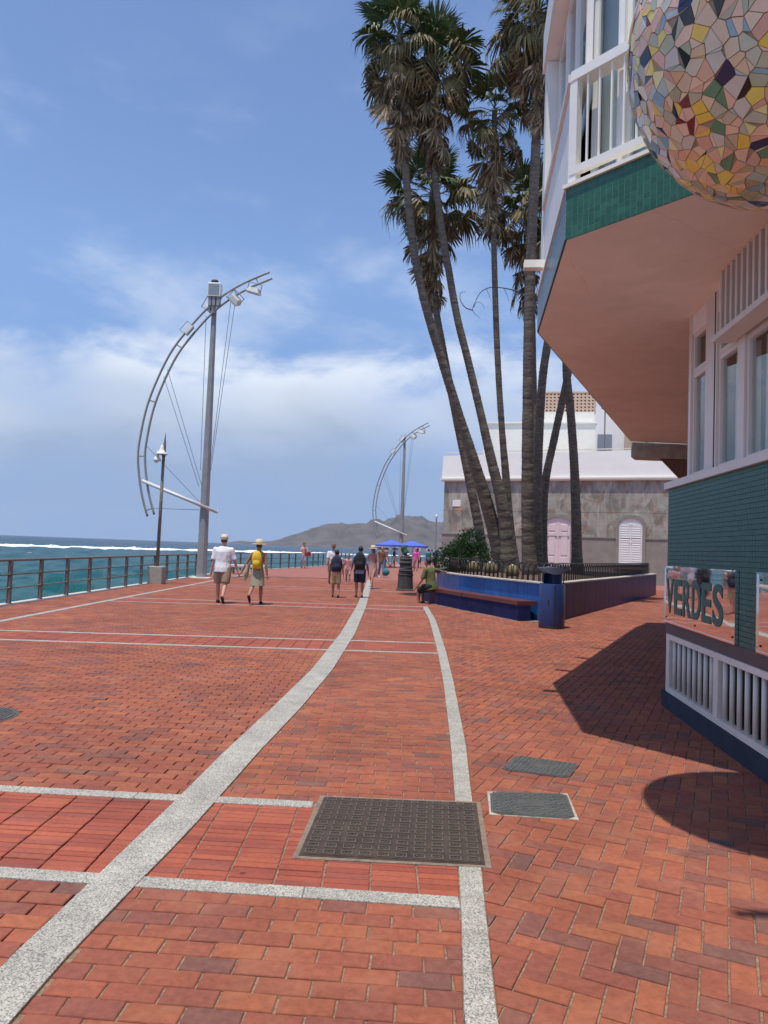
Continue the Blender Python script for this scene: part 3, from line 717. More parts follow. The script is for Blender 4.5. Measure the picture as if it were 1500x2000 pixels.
# ------------------------------------------------------------------ planter
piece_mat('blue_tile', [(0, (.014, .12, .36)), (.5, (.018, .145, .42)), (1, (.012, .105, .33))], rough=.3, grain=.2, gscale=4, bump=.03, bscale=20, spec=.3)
piece_mat('shaded_blue_tile', [(0, (.016, .022, .075)), (.5, (.02, .026, .09)), (1, (.014, .019, .065))], rough=.3, grain=.25, gscale=3, bump=.04, bscale=14, spec=.03)  # darkened copy of the planter's blue tile, shade put into its colour
mat('soil', (.10, .06, .042), .95, var=.4, scale=9, bump=1., bscale=30)
mat('rim', (.42, .38, .33), .85, var=.25, scale=6)
pl = empty('planter', (4.6, 24, 0)); tag(pl, 'raised blue tiled planter holding the palms, with a pale rim', 'planter')
def PLc(b): b.fn = lambda x, y, z: (x-4.6, y-24, z); return b
RIM = .9
b = PLc(MB()); inner = [(4.6+(x-4.6)*.985, 24+(y-24)*.99) for x, y in PLANTER]; b.prism(inner, 0, .80); b.build('core', 'concrete', pl)
b = PLc(MB()); nn = len(inner); b.add([(x, y, .86) for x, y in inner]+[(5.5, 25, 1.05)], [(i, (i+1) % nn, nn) for i in range(nn)]); b.build('soil', 'soil', pl)
def wall_panels(P, m, n_each, th=.14):
    for (x0, y0), (x1, y1) in zip(P[:-1], P[1:]):
        L_ = math.hypot(x1-x0, y1-y0); n = max(1, round(L_/n_each)); a = math.atan2(y1-y0, x1-x0)
        for k in range(n):
            q = MB(); q.cbox(.003, L_/n-.003, -th, random.uniform(0, .003), 0, RIM-.035, .004); o = q.build('tile_panel', m, pl)
            o.location = (x0+(x1-x0)*k/n-4.6, y0+(y1-y0)*k/n-24, 0); o.rotation_euler = (0, 0, a)
wall_panels([(x, y) for x, y in reversed(PL_FRONT)], 'blue_tile', .42)
b_ = [(PL_FRONT[0][0], PL_FRONT[0][1]), PL_FAR]
def side(P, m):
    (x0, y0), (x1, y1) = P; L_ = math.hypot(x1-x0, y1-y0); a = math.atan2(y1-y0, x1-x0); n = 26
    for k in range(n):
        q = MB(); q.cbox(.003, L_/n-.003, random.uniform(-.003, 0), .14, 0, RIM-.035, .004); o = q.build('tile_panel', m, pl); o.location = (x0+(x1-x0)*k/n-4.6, y0+(y1-y0)*k/n-24, 0); o.rotation_euler = (0, 0, a)
side(b_, 'shaded_blue_tile')  # right wall: its shade comes from the darkened blue
# rim stones
def rim_run(P, inward):
    for (x0, y0), (x1, y1) in zip(P[:-1], P[1:]):
        L_ = math.hypot(x1-x0, y1-y0); a = math.atan2(y1-y0, x1-x0); n = max(1, round(L_/.8))
        for k in range(n):
            q = MB(); y_ = (-.03, .2) if inward > 0 else (-.2, .03); q.cbox(.003, L_/n-.003, y_[0], y_[1], RIM-.034, RIM+random.uniform(0, .006), .008); o = q.build('rim_stone', 'rim', pl); o.location = (x0+(x1-x0)*k/n-4.6, y0+(y1-y0)*k/n-24, 0); o.rotation_euler = (0, 0, a)
rim_run(list(reversed(PL_FRONT)), -1); rim_run(b_, 1)
# hoop fence round the rim
mat('hoop', (.045, .035, .032), .6, .4)
hf = empty('hoop_fence', (4.6, 24, 0)); tag(hf, 'low dark fence of overlapping wire hoops along the planter rim', 'fence')
q = MB(); q.ring([((-.22, 0, 0), .013), ((-.22, 0, .30), .013)]+[((-.22*math.cos(t), 0, .30+.2*math.sin(t)), .013) for t in [math.pi*k/8 for k in range(1, 8)]]+[((.22, 0, .30), .013), ((.22, 0, 0), .013)], 6)
hoop_me = q.mesh('hoop', MATS['hoop'], True)
def hoops(P, off):
    tot = sum(math.hypot(b[0]-a[0], b[1]-a[1]) for a, b in zip(P[:-1], P[1:])); d = .25
    while d < tot-.1:
        x, y, a = along(P, d); link('hoop', hoop_me, hf, (x-math.sin(a)*off-4.6, y+math.cos(a)*off-24, RIM-.06), a); d += .25
hoops(PL_FRONT[:8], -.28); hoops(b_, .28)
# dark red slab bench along the curved wall
mat('bench_red', (.115, .032, .026), .45, var=.18, scale=3, bump=.1)
bn = empty('slab_bench', (2.4, 20, 0)); tag(bn, 'long dark red slab bench fixed along the blue planter wall', 'bench')
BN = [(3.62, 17.2), (3.22, 18.35), (2.62, 19.8), (2.12, 21.25), (1.78, 22.7)]
for k in range(4):
    a, c_ = Vector(BN[k]), Vector(BN[k+1]); nrm = Vector((-(c_-a).y, (c_-a).x)).normalized()
    n0 = Vector((-(Vector(BN[min(k+2, 4)])-Vector(BN[max(k-1, 0)])).y, (Vector(BN[min(k+2, 4)])-Vector(BN[max(k-1, 0)])).x)).normalized()
    q = MB(); w = .52
    po = [a, c_-(c_-a).normalized()*.006, c_-(c_-a).normalized()*.006+nrm*w, a+nrm*w]
    q.prism([(p.x-2.4, p.y-20) for p in po], .36, .455); q.build('seat_slab', 'bench_red', bn)
    q = MB(); po = [a-nrm*-.16, c_+nrm*.16, c_+nrm*.5, a+nrm*.5]; q.prism([(p.x-2.4, p.y-20) for p in po], 0, .36); q.build('shaded_support', 'shaded_blue_tile', bn)  # plinth added in darkened blue to paint the shade below the seat
# cobbles under the bench
piece_mat('cobble', [(0, (.10, .095, .09)), (1, (.2, .19, .175))], rough=.9, grain=.2, gscale=30)
cb = MB()
for k in range(4):
    a, c_ = Vector(BN[k]), Vector(BN[k+1]); t_ = (c_-a); nrm = Vector((-t_.y, t_.x)).normalized(); L_ = t_.length; t_.normalize()
    for i in range(int(L_/.1)):
        for j in range(-2, 6):
            p = a+t_*(i*.1+.05)+nrm*(j*.1); ang = math.atan2(t_.y, t_.x); v, f = brick_shape(brick_quad(p.x, p.y, ang, .088, .088), .006+random.uniform(-.002, .003), .008); cb.add(v, f)
cbb = MB(); cbb.add([(x, y, .001) for x, y in ((3.4, 16.9), (4.2, 17.2), (2.5, 23), (1.2, 22.7))], [(0, 1, 2, 3)]); cobbed = tag(cbb.build('cobble_strip', 'mortar'), kind='structure')
tag(cb.build('cobble_field', 'cobble', cobbed, recalc=False), kind='stuff')

# ------------------------------------------------------------------ litter bin
mat('bin_blue', (.02, .045, .15), .4, var=.1, scale=4)
mat('bin_lid', (.075, .095, .135), .4, var=.1, scale=4)
lb = empty('litter_bin', (3.63, 15.75, 0)); tag(lb, 'dark blue round litter bin with a curved hood at the planter corner', 'litter bin')
b = MB(); b.lathe([(.25, 0), (.27, .01), (.27, .045), (.255, .06)], seg=28); b.build('base', 'dark', lb, smooth=False)
b = MB(); b.lathe([(.265, .05), (.272, .07), (.272, .9), (.262, .93), (.2, .935)], seg=32); auto_smooth(b.build('body', 'bin_blue', lb))
b = MB(); b.box(-.012, .012, -.277, -.268, .08, .9); b.box(-.14, -.12, -.25, -.24, .5, .6); b.build('door_seam', 'dark', lb)
b = MB(); n = 14
for k in range(n+1):                       # neck behind the opening: an arc of a drum
    pass
arc = [(.205*math.cos(t), .205*math.sin(t)) for t in [R(-95)+R(245)*k/n for k in range(n+1)]]
b.prism(arc+[(.19*x/.205, .19*y/.205) for x, y in reversed(arc)], .93, 1.14); b.build('neck', 'bin_blue', lb)
b = MB(); vv = []; ff = []; nu, nv = 18, 8
for top_ in (1, 0):                        # lens-shaped hood: flat-domed top, deep curved underside
    for i in range(nu+1):
        for j in range(nv+1):
            u = -1+2*i/nu; v = -1+2*j/nv; x = .31*u; y = .27*v*math.sqrt(max(.06, 1-.75*u*u))
            vv.append((x, y, 1.262+.022*(1-u*u) if top_ else 1.258-.125*(1-u*u)))
M_ = (nu+1)*(nv+1)
for i in range(nu):
    for j in range(nv): a = i*(nv+1)+j; ff += [(a, a+1, a+nv+2, a+nv+1), (M_+a, M_+a+nv+1, M_+a+nv+2, M_+a+1)]
edge = [i*(nv+1) for i in range(nu+1)]+[nu*(nv+1)+j for j in range(1, nv+1)]+[i*(nv+1)+nv for i in range(nu-1, -1, -1)]+[j for j in range(nv-1, 0, -1)]
for a, c_ in zip(edge, edge[1:]+edge[:1]): ff.append((a, c_, c_+M_, a+M_))
b.add(vv, ff); auto_smooth(b.build('hood', 'bin_lid', lb), 40)

# ------------------------------------------------------------------ palms
piece_mat('frond_green', [(0, (.035, .068, .014)), (.5, (.055, .095, .022)), (.8, (.10, .125, .036)), (1, (.15, .145, .06))], rough=.55, grain=.25, gscale=3, bump=0, spec=.4)
piece_mat('frond_dead', [(0, (.075, .048, .026)), (.35, (.16, .105, .055)), (.7, (.30, .21, .115)), (1, (.46, .36, .21))], rough=.85, grain=.25, gscale=3, bump=0)
piece_mat('frond_mid', [(0, (.07, .07, .025)), (.5, (.16, .13, .05)), (1, (.28, .21, .10))], rough=.7, grain=.25, gscale=3, bump=0)
M = bpy.data.materials.new('trunk'); M.use_nodes = True; t = M.node_tree; b = t.nodes['Principled BSDF']; b.inputs['Roughness'].default_value = .95; MATS['trunk'] = M
ge = node(t, 'ShaderNodeNewGeometry'); mp = node(t, 'ShaderNodeMapping'); mp.inputs['Scale'].default_value = (2, 2, 9); t.links.new(ge.outputs['Position'], mp.inputs[0])
n_ = node(t, 'ShaderNodeTexNoise', inp={'Scale': 2.2, 'Detail': 7, 'Roughness': .7}); t.links.new(mp.outputs[0], n_.inputs['Vector'])
rp = node(t, 'ShaderNodeValToRGB'); el = rp.color_ramp.elements; el[0].position = .3; el[0].color = (.06, .046, .035, 1); el[1].position = .72; el[1].color = (.28, .225, .17, 1); t.links.new(n_.outputs['Fac'], rp.inputs[0]); t.links.new(rp.outputs[0], b.inputs['Base Color'])
bp = node(t, 'ShaderNodeBump', inp={'Strength': .9, 'Distance': .04}); t.links.new(n_.outputs['Fac'], bp.inputs['Height']); t.links.new(bp.outputs[0], b.inputs['Normal'])

def frond_mesh(name, m, rad, pet, spread, droop, nseg, seed, curl=0., width=1.):
    """fan leaf: a petiole along +x and a pleated fan of drooping segments"""
    rn = random.Random(seed); b = MB(); arch = .12*pet
    p0 = Vector((0, 0, 0)); p1 = Vector((pet*.5, 0, arch)); p2 = Vector((pet, 0, 0))
    b.ring([(p0, (.03, .018)), (p1, (.02, .012)), (p2, (.016, .01))], 4)
    for k in range(nseg):
        a = R(-spread+2*spread*k/(nseg-1))+rn.uniform(-.05, .05); l = rad*(1-.28*abs(a)/R(spread))*rn.uniform(.85, 1.1)
        w = .040*width*rad*rn.uniform(.7, 1.25); d = Vector((math.cos(a), math.sin(a), 0)); sd = Vector((-d.y, d.x, 0))
        fold = rn.choice((-1, 1))*.02; dr = droop*rn.uniform(.6, 1.5)
        c1 = p2+d*l*.5+Vector((0, 0, curl*l*.35-dr*l*.08)); c2 = p2+d*l*.8+Vector((0, 0, curl*l*.3-dr*l*.32)); c3 = p2+d*l*(1-.15*dr)+Vector((rn.uniform(-.03, .03), rn.uniform(-.03, .03), curl*l*.2-dr*l*.75))
        b.add([p2, c1+sd*w+Vector((0, 0, fold)), c1-sd*w-Vector((0, 0, fold)), c2+sd*w*.6, c2-sd*w*.6, c3], [(0, 1, 2), (1, 3, 4, 2), (3, 5, 4)])
    return b.mesh(name, MATS[m], recalc=False)
GREEN = [frond_mesh('frond', 'frond_green', rnd_[0], rnd_[1], 105, rnd_[2], 34, 10+i, .15) for i, rnd_ in enumerate(((.95, .95, .35), (1.0, .85, .5), (.9, 1.05, .25), (.85, .7, .7)))]
MID = [frond_mesh('frond', 'frond_mid', .9, .95+.15*i, 95, 1.0+.25*i, 30, 30+i, .05) for i in range(3)]
DEAD = [frond_mesh('dead_frond', 'frond_dead', .95, .75+.15*i, 26+9*i, .25, 16, 50+i, .02, .95) for i in range(5)]
def palm(path, radii, label, ng=34, nm=16, nd=46, skirt=2.6, size=1., name='palm_tree', seed=0):
    rn = random.Random(seed*13+5); base = Vector(path[0]); root = empty(name, base); tag(root, label, 'palm tree', 'palms in the blue planter')
    P = smooth_path([Vector(p)-base for p in path], 12); n = len(P); cum = [0]
    for i in range(1, n): cum.append(cum[-1]+(P[i]-P[i-1]).length)
    tot = cum[-1]; pts = []; d = 0
    def at_d(d):
        i = max(k for k in range(n) if cum[k] <= d+1e-9)
        if i >= n-1: return P[-1]
        return P[i].lerp(P[i+1], (d-cum[i])/(cum[i+1]-cum[i]))
    rs = radii; k = 0
    while d < tot:
        r = interp(d/tot, [0, .06, .3, 1], [rs[0]*1.25, rs[0], rs[1], rs[2]])*(1+rn.uniform(-.025, .025))
        st = rn.uniform(.085, .14); pts.append((at_d(d), r*1.03)); pts.append((at_d(min(d+st*.75, tot)), r*.965)); d += st
    pts.append((P[-1], rs[2]))
    b = MB(); b.ring(pts, 12); o = b.build('trunk', 'trunk', root, smooth=True)
    top = P[-1]; ax = (P[-1]-P[-4]).normalized()
    def put(mesh, nm_, az, el_, sc, loc, roll):
        d_ = Vector((math.cos(az)*math.cos(el_), math.sin(az)*math.cos(el_), math.sin(el_)))
        sd = Vector((-math.sin(az), math.cos(az), 0)); up = d_.cross(sd); 
        m3 = Matrix((d_, sd, up)).transposed().to_4x4() @ Matrix.Rotation(roll, 4, 'X')
        o = link(nm_, mesh, root); o.matrix_local = Matrix.Translation(loc) @ m3 @ Matrix.Scale(sc*size, 4)
    ga = 2.399963
    for k in range(ng):
        f = k/ng; put(rn.choice(GREEN), 'frond', k*ga+rn.uniform(-.3, .3), R(82-95*f+rn.uniform(-14, 14)), rn.uniform(.75, 1.25)*(.8+.3*f), top+ax*(.25-.35*f), rn.uniform(-.5, .5))
    for k in range(nm):
        put(rn.choice(MID), 'frond', k*ga+rn.uniform(-.5, .5), R(-2-50*k/nm+rn.uniform(-16, 16)), rn.uniform(.7, 1.25), top-ax*(.15+.3*k/nm), rn.uniform(-.9, .9))
    for k in range(nd):
        f = k/nd; dd = tot-.3-f*skirt; q = at_d(max(dd, 0)); put(rn.choice(DEAD), 'dead_frond', k*ga+rn.uniform(-.6, .6), R(-48-34*f**.5+rn.uniform(-20, 12)), rn.uniform(.7, 1.35)*(1-.35*f), q, rn.uniform(-1.2, 1.2))
    return root
def pxp(x, y, Y):
    """world point at depth Y on the sight line measured in the photograph"""
    d = c_f+c_r*((x-750)/FPX)+c_u*((1000-y)/FPX); d = d*(Y/d.y); return Vector((d.x, d.y, EYE+d.z))
def palm_px(pts, Y0, Y1, base_z=.85):
    out = []
    for i, (x, y) in enumerate(pts): out.append(pxp(x, y, Y0+(Y1-Y0)*i/(len(pts)-1)))
    out[0].z = base_z; return out
TP = [
 ([(987, 1112), (955, 1000), (925, 900), (893, 800), (862, 700), (832, 600), (810, 500), (798, 400), (789, 280), (780, 70)], 23.2, 22.0, (.23, .145, .10), 'leftmost tall palm with the highest shaggy crown against open sky', dict(seed=1, ng=28, nm=18, nd=62, skirt=2.6, size=.88)),
 ([(950, 1110), (935, 1030), (915, 930), (898, 850), (880, 760), (863, 670), (851, 600), (846, 520), (843, 440), (845, 375)], 27.5, 27.5, (.19, .15, .12), 'palm with a lower crown seen between the two left tall trunks', dict(seed=2, ng=26, nm=18, nd=60, skirt=3.2, size=1.0)),
 ([(994, 1112), (983, 1000), (960, 900), (937, 800), (913, 700), (893, 620), (875, 520), (859, 420), (848, 310), (850, 115)], 22.8, 22.6, (.21, .125, .095), 'tall palm whose crown touches the leftmost crown on its right', dict(seed=3, ng=24, nm=18, nd=62, skirt=2.5, size=.86)),
 ([(1006, 1112), (994, 1020), (988, 930), (982, 860), (974, 740), (968, 600), (964, 420), (966, 215)], 23.6, 23.2, (.17, .102, .085), 'thin straight palm with a small crown left of the thickest trunk', dict(seed=4, ng=20, nm=12, nd=52, skirt=2.8, size=.76)),
 ([(1036, 1122), (1032, 1050), (1031, 950), (1031, 850), (1032, 740), (1034, 600), (1039, 450), (1046, 300), (1053, 120), (1052, 20)], 21.4, 21.0, (.20, .165, .125), 'thick straight palm nearest the apartment block, crown cut by the top of the picture', dict(seed=5, ng=36, nm=22, nd=60, skirt=2.6, size=.86)),
 ([(1052, 1110), (1052, 950), (1046, 850), (1042, 740), (1040, 640), (1036, 520), (1032, 400)], 28, 28, (.16, .13, .11), 'slender pale-trunked palm hidden behind the thick straight trunk', dict(seed=6, ng=24, nm=16, nd=46, skirt=3.0, size=1.0)),
 ([(1051, 1112), (1049, 1000), (1051, 900), (1058, 760), (1068, 680), (1090, 560), (1125, 350)], 24.2, 24.4, (.18, .145, .12), 'ringed palm leaning right just beside the thick trunk', dict(seed=7, ng=26, nd=36)),
 ([(1060, 1108), (1063, 960), (1084, 850), (1112, 720), (1145, 560), (1185, 400)], 25.6, 25.8, (.17, .135, .115), 'dark palm trunk leaning strongly right to cross its neighbour', dict(seed=8, ng=26, nd=36)),
 ([(1128, 1108), (1125, 1000), (1121, 900), (1114, 800), (1106, 710), (1112, 560), (1135, 400)], 24.4, 24.6, (.18, .145, .12), 'rightmost palm trunk, standing in front of the stained house', dict(seed=9, ng=26, nd=36)),
]
palms = [palm(palm_px(pts, y0, y1), rad, lab, **kw) for pts, y0, y1, rad, lab, kw in TP]
# dry flower stalk curling out of the right hand crown
def stalk(parent, pts, Y, r0, name='flower_stalk'):
    P_ = smooth_path([pxp(x, y, Y)-parent.location for x, y in pts], 6); n = len(P_); b = MB(); b.ring([(p, r0*(1-.75*i/n)) for i, p in enumerate(P_)], 6); b.build(name, 'frond_dead', parent, smooth=True)
stalk(palms[3], [(1040, 590), (1010, 570), (985, 563), (960, 561), (940, 570), (928, 590), (923, 605), (930, 615), (938, 622)], 23.0, .02)
stalk(palms[3], [(923, 606), (908, 600), (899, 585), (900, 572), (910, 570)], 23.0, .018)
stalk(palms[3], [(925, 600), (932, 590), (942, 594), (946, 604)], 23.0, .012)
stalk(palms[3], [(965, 250), (968, 300), (967, 340), (966, 365)], 22.8, .03)
for x0 in (985, 1000, 950): stalk(palms[3], [(x0, 565), (x0+6, 578), (x0+9, 590)], 23.0, .01)
# ------------------------------------------------------------------ shrub and cacti in the planter
piece_mat('leaf', [(0, (.035, .085, .015)), (.5, (.06, .135, .025)), (.85, (.10, .19, .04)), (1, (.17, .25, .08))], rough=.5, grain=.2, gscale=5, bump=0)
sh = empty('shrub', (2.75, 25.0, .88)); sh.scale = (.86, .86, .9); tag(sh, 'bushy green shrub at the left end of the planter', 'shrub')
rn = random.Random(3); b = MB(); LOB = [((0, 0, .6), (.95, .9, .62)), ((-.55, .2, .4), (.6, .6, .45)), ((.55, -.1, .5), (.6, .6, .5)), ((.25, .1, 1.15), (.5, .5, .42)), ((-.1, -.3, .75), (.5, .5, .4))]
for k in range(6500):
    c_, r_ = LOB[rn.randrange(5)]; d_ = Vector((rn.gauss(0, 1), rn.gauss(0, 1), rn.gauss(0, 1))).normalized(); rr = rn.uniform(.45, 1.12)
    p = Vector((c_[0]+d_.x*r_[0]*rr, c_[1]+d_.y*r_[1]*rr, max(.02, c_[2]+d_.z*r_[2]*rr)))
    l = rn.uniform(.05, .12); w = l*.28; t_ = (d_+Vector((rn.gauss(0, .6), rn.gauss(0, .6), rn.gauss(.2, .5)))).normalized(); s_ = t_.cross(Vector((rn.gauss(0, 1), rn.gauss(0, 1), rn.gauss(0, 1)))).normalized()
    b.add([p, p+t_*l*.5+s_*w, p+t_*l, p+t_*l*.5-s_*w], [(0, 1, 2, 3)])
tag(b.build('foliage', 'leaf', sh, recalc=False), kind='stuff')
b = MB()
for k in range(9): a = k*.7; b.tube((0, 0, -.02), (.6*math.cos(a), .5*math.sin(a), .8), .022, .008, 5)
b.build('stem', 'trunk', sh)
mat('cactus', (.20, .16, .075), .8, var=.3, scale=16); mat('cactus_green', (.10, .13, .05), .8, var=.3, scale=12)
for k, (px_, py_, Y, r_, lab, m_) in enumerate(((925, 1108, 23.6, .2, 'straw yellow ribbed cactus below the shrub', 'cactus'), (958, 1105, 22.6, .21, 'broad yellow barrel cactus left of the joined trunks', 'cactus'), (1001, 1113, 20.8, .19, 'small golden barrel cactus between hoops in front of the trunks', 'cactus'), (1070, 1100, 22.4, .17, 'green barrel cactus left of the pink shutters', 'cactus_green'), (1100, 1100, 24.2, .18, 'round green cactus in front of the pink shutters', 'cactus_green'))):
    p = pxp(px_, py_, Y); root = empty('barrel_cactus', (p.x, p.y, .87)); tag(root, lab, 'cactus', 'cacti in the planter')
    vv = []; ff = []; NU, NV = 44, 10
    for j in range(NV+1):
        t_ = math.pi*(j/NV)*.92+.04
        for i in range(NU): rr = r_*math.sin(t_)*(1+.09*math.cos(i*math.pi)) ; a = 2*math.pi*i/NU; vv.append((rr*math.cos(a), rr*math.sin(a), r_*.85-r_*.98*math.cos(math.pi-t_)*-1))
    for j in range(NV):
        for i in range(NU): ff.append((j*NU+i, j*NU+(i+1) % NU, (j+1)*NU+(i+1) % NU, (j+1)*NU+i))
    b = MB(); b.add(vv, ff); b.build('ribbed_body', m_, root)
    b = MB(); b.ball((0, 0, r_*1.78), (r_*.35, r_*.35, r_*.12), 10, 5); b.build('woolly_crown', 'offwhite', root, smooth=True)
# ------------------------------------------------------------------ old house behind the palms
def stain_mat(name, base, streak, patch):
    M = bpy.data.materials.new(name); M.use_nodes = True; t = M.node_tree; b = t.nodes['Principled BSDF']; b.inputs['Roughness'].default_value = .95; MATS[name] = M
    tcn = node(t, 'ShaderNodeTexCoord')
    def nz(scale, mapping, detail=7, dist=0.):
        mp = node(t, 'ShaderNodeMapping'); mp.inputs['Scale'].default_value = mapping; t.links.new(tcn.outputs['Object'], mp.inputs[0])
        n = node(t, 'ShaderNodeTexNoise', inp={'Scale': scale, 'Detail': detail, 'Roughness': .62, 'Distortion': dist}); t.links.new(mp.outputs[0], n.inputs['Vector']); return n.outputs['Fac']
    def ov(prev, fac, lo, hi, col, amt):
        mr = node(t, 'ShaderNodeMapRange', inp={'From Min': lo, 'From Max': hi, 'To Min': 0, 'To Max': amt}); t.links.new(fac, mr.inputs[0])
        m2 = node(t, 'ShaderNodeMix', data_type='RGBA'); t.links.new(mr.outputs[0], m2.inputs[0])
        if hasattr(prev, 'is_output'): t.links.new(prev, m2.inputs[6])
        else: m2.inputs[6].default_value = (*prev, 1)
        m2.inputs[7].default_value = (*col, 1); return m2.outputs[2]
    c = ov(base, nz(1.1, (1, 1, 1)), .4, .7, [x*1.35 for x in base], .8)
    c = ov(c, nz(1.3, (1.2, 1.2, .55), 8, .7), .47, .62, streak, .85)
    c = ov(c, nz(1.1, (1.5, 1.5, .5), 8, .9), .53, .64, (.50, .46, .39), .7)
    c = ov(c, nz(.8, (1.1, 1.1, 1.1), 8, 1.4), .57, .63, patch, .8)
    t.links.new(c, b.inputs['Base Color'])
    bp = node(t, 'ShaderNodeBump', inp={'Strength': .5, 'Distance': .03}); t.links.new(nz(9, (1, 1, 1)), bp.inputs['Height']); t.links.new(bp.outputs[0], b.inputs['Normal'])
stain_mat('stained', (.32, .30, .255), (.16, .145, .12), (.30, .185, .135))
mat('plinth_grey', (.26, .235, .205), .9, var=.12, scale=2., bump=.2)
mat('plaster_white', (.80, .775, .73), .85, var=.04, scale=1.2)
mat('cream', (.82, .79, .70), .85, var=.05, scale=1.)
mat('pink_paint', (.70, .58, .57), .6, var=.05, scale=3)
mat('shutter_white', (.78, .77, .74), .6, var=.05, scale=3)
HL = Vector((3.87, 48)); HD = Vector((.906, -.424)); HN = Vector((-.424, -.906)); HLEN = 24.0
hs = empty('stained_house', (HL.x, HL.y, 0), math.atan2(HD.y, HD.x)); tag(hs, 'old grey house with stained plaster and a white sloping parapet', 'house')
# local frame: x along the facade, y inwards, z up
W1, W2 = (7.45, 1.5, .95, 3.85), (11.65, 1.3, 1.15, 3.85)
def arch_poly(cx, w, z0, z1, rise=.28, grow=0.):
    P = [(cx-w/2-grow, z0-grow), (cx+w/2+grow, z0-grow), (cx+w/2+grow, z1-rise)]; r = ((w/2)**2+rise**2)/(2*rise)
    for k in range(1, 10):
        x = w/2-w*k/10; P.append((cx+x*(1+2*grow/w), z1-r+math.sqrt(max(0, r*r-x*x))+grow))
    return P+[(cx-w/2-grow, z1-rise)]
b = MB(); b.box(0, HLEN, 0, 12, 2.69, 6.05); b.build('wall', 'stained', hs)
b = MB(); b.box(-.05, HLEN, -.06, 12.05, 0, 2.62); b.build('plinth', 'plinth_grey', hs)
b = MB(); b.box(-.08, HLEN, -.1, 12.1, 2.62, 2.7); b.build('plinth_ledge', 'plinth_grey', hs)
b = MB(); b.box(-.01, HLEN, -.006, -.003, 4.15, 4.165); b.build('score_line', 'plinth_grey', hs)
b = MB(); b.box(-.16, HLEN, -.16, 12.1, 6.05, 6.14); b.box(-.22, HLEN, -.22, 12.1, 6.14, 6.24); b.build('cornice', 'cream', hs)
b = MB(); b.add([(-.15, -.12, 6.24), (HLEN, -.12, 6.24), (HLEN, .02, 7.95), (-.14, .02, 7.72), (-.15, 12, 6.24), (HLEN, 12, 6.24), (HLEN, 11.5, 8.0), (-.14, 11.5, 7.72)], [(0, 1, 2, 3), (3, 2, 6, 7), (7, 6, 5, 4), (4, 5, 1, 0), (0, 3, 7, 4), (1, 5, 6, 2)]); pr = b.build('parapet', 'plaster_white', hs)
b = MB(); b.box(.02, HLEN, .1, .35, 7.95, 7.98); b.build('parapet_cap', 'cream', pr)
def arched_opening(spec, kind):
    cx, w, z0, z1 = spec
    A_, B_ = arch_poly(cx, w, z0, z1, grow=.17), arch_poly(cx, w, z0, z1); n = len(A_); q = MB()      # proud stone surround, so the shutters lie recessed
    q.add([(x, -.16, z) for x, z in A_]+[(x, -.16, z) for x, z in B_]+[(x, .02, z) for x, z in A_]+[(x, .02, z) for x, z in B_],
          [(i, (i+1) % n, n+(i+1) % n, n+i) for i in range(n)]+[(i, 2*n+i, 2*n+(i+1) % n, (i+1) % n) for i in range(n)]+[(n+i, n+(i+1) % n, 3*n+(i+1) % n, 3*n+i) for i in range(n)]); q.build('surround', 'plinth_grey', hs)
    q = MB(); q.box(cx-w/2-.22, cx+w/2+.22, -.22, 0, z0-.28, z0-.17); q.build('sill', 'plinth_grey', hs)
    b = MB(lambda x, y, z: (x, z+.1, y)); b.prism(B_, -.17, .02); lf = b.build('shutter', 'pink_paint' if kind else 'shutter_white', hs); lf.location.y = 0
    SH = .1
    m_ = 'pink_paint' if kind else 'shutter_white'
    q = MB()
    for x0, x1 in ((cx-w/2, cx-w/2+.07), (cx+w/2-.07, cx+w/2), (cx-.035, cx+.035)): q.box(x0, x1, -.105, -.072, z0, z1-.3)
    q.build('stile', m_, lf)
    if kind:
        for sx in (-1, 1):
            for a, c_ in ((.12, .48), (.58, 1.95), (2.05, z1-z0-.45)):
                q = MB(); x = cx+sx*w/4; q.cbox(x-.2, x+.2, z0+a, z0+c_, .072, .1, .015); q.fn = None
                q.v = [(x_, -z_, y_) for x_, y_, z_ in q.v]; q.build('panel', m_, lf)
    else:
        n = 17
        for k in range(n):
            z = z0+.06+k*(z1-z0-.42)/n
            for sx in (-1, 1):
                q = MB(); x = cx+sx*w/4; q.add([(x-.25, -.075, z+.12), (x+.25, -.075, z+.12), (x+.25, -.115, z), (x-.25, -.115, z), (x-.25, -.072, z), (x+.25, -.072, z)], [(0, 1, 2, 3), (3, 2, 5, 4), (0, 3, 4), (1, 5, 2)]); q.build('louvre', m_, lf)
        for z in (z0, z0+1.25, z1-.42): q = MB(); q.box(cx-w/2+.07, cx+w/2-.07, -.11, -.072, z, z+.08); q.build('rail', m_, lf)
arched_opening(W1, True); arched_opening(W2, False)
b = MB(); b.cbox(.6, 1.15, 4.42, 4.82, .003, .03, .01); b.v = [(x, -z, y) for x, y, z in b.v]; b.build('plaque', 'white_paint', hs)
mat('bare_plaster', (.50, .28, .15), .95, var=.25, scale=6)
b = MB(lambda x, y, z: (x, -z, y)); b.prism([(.75, 4.2), (1.0, 4.14), (1.3, 4.2), (1.35, 4.33), (1.1, 4.38), (.85, 4.3)], .001, .006); b.build('bare_patch', 'bare_plaster', hs)

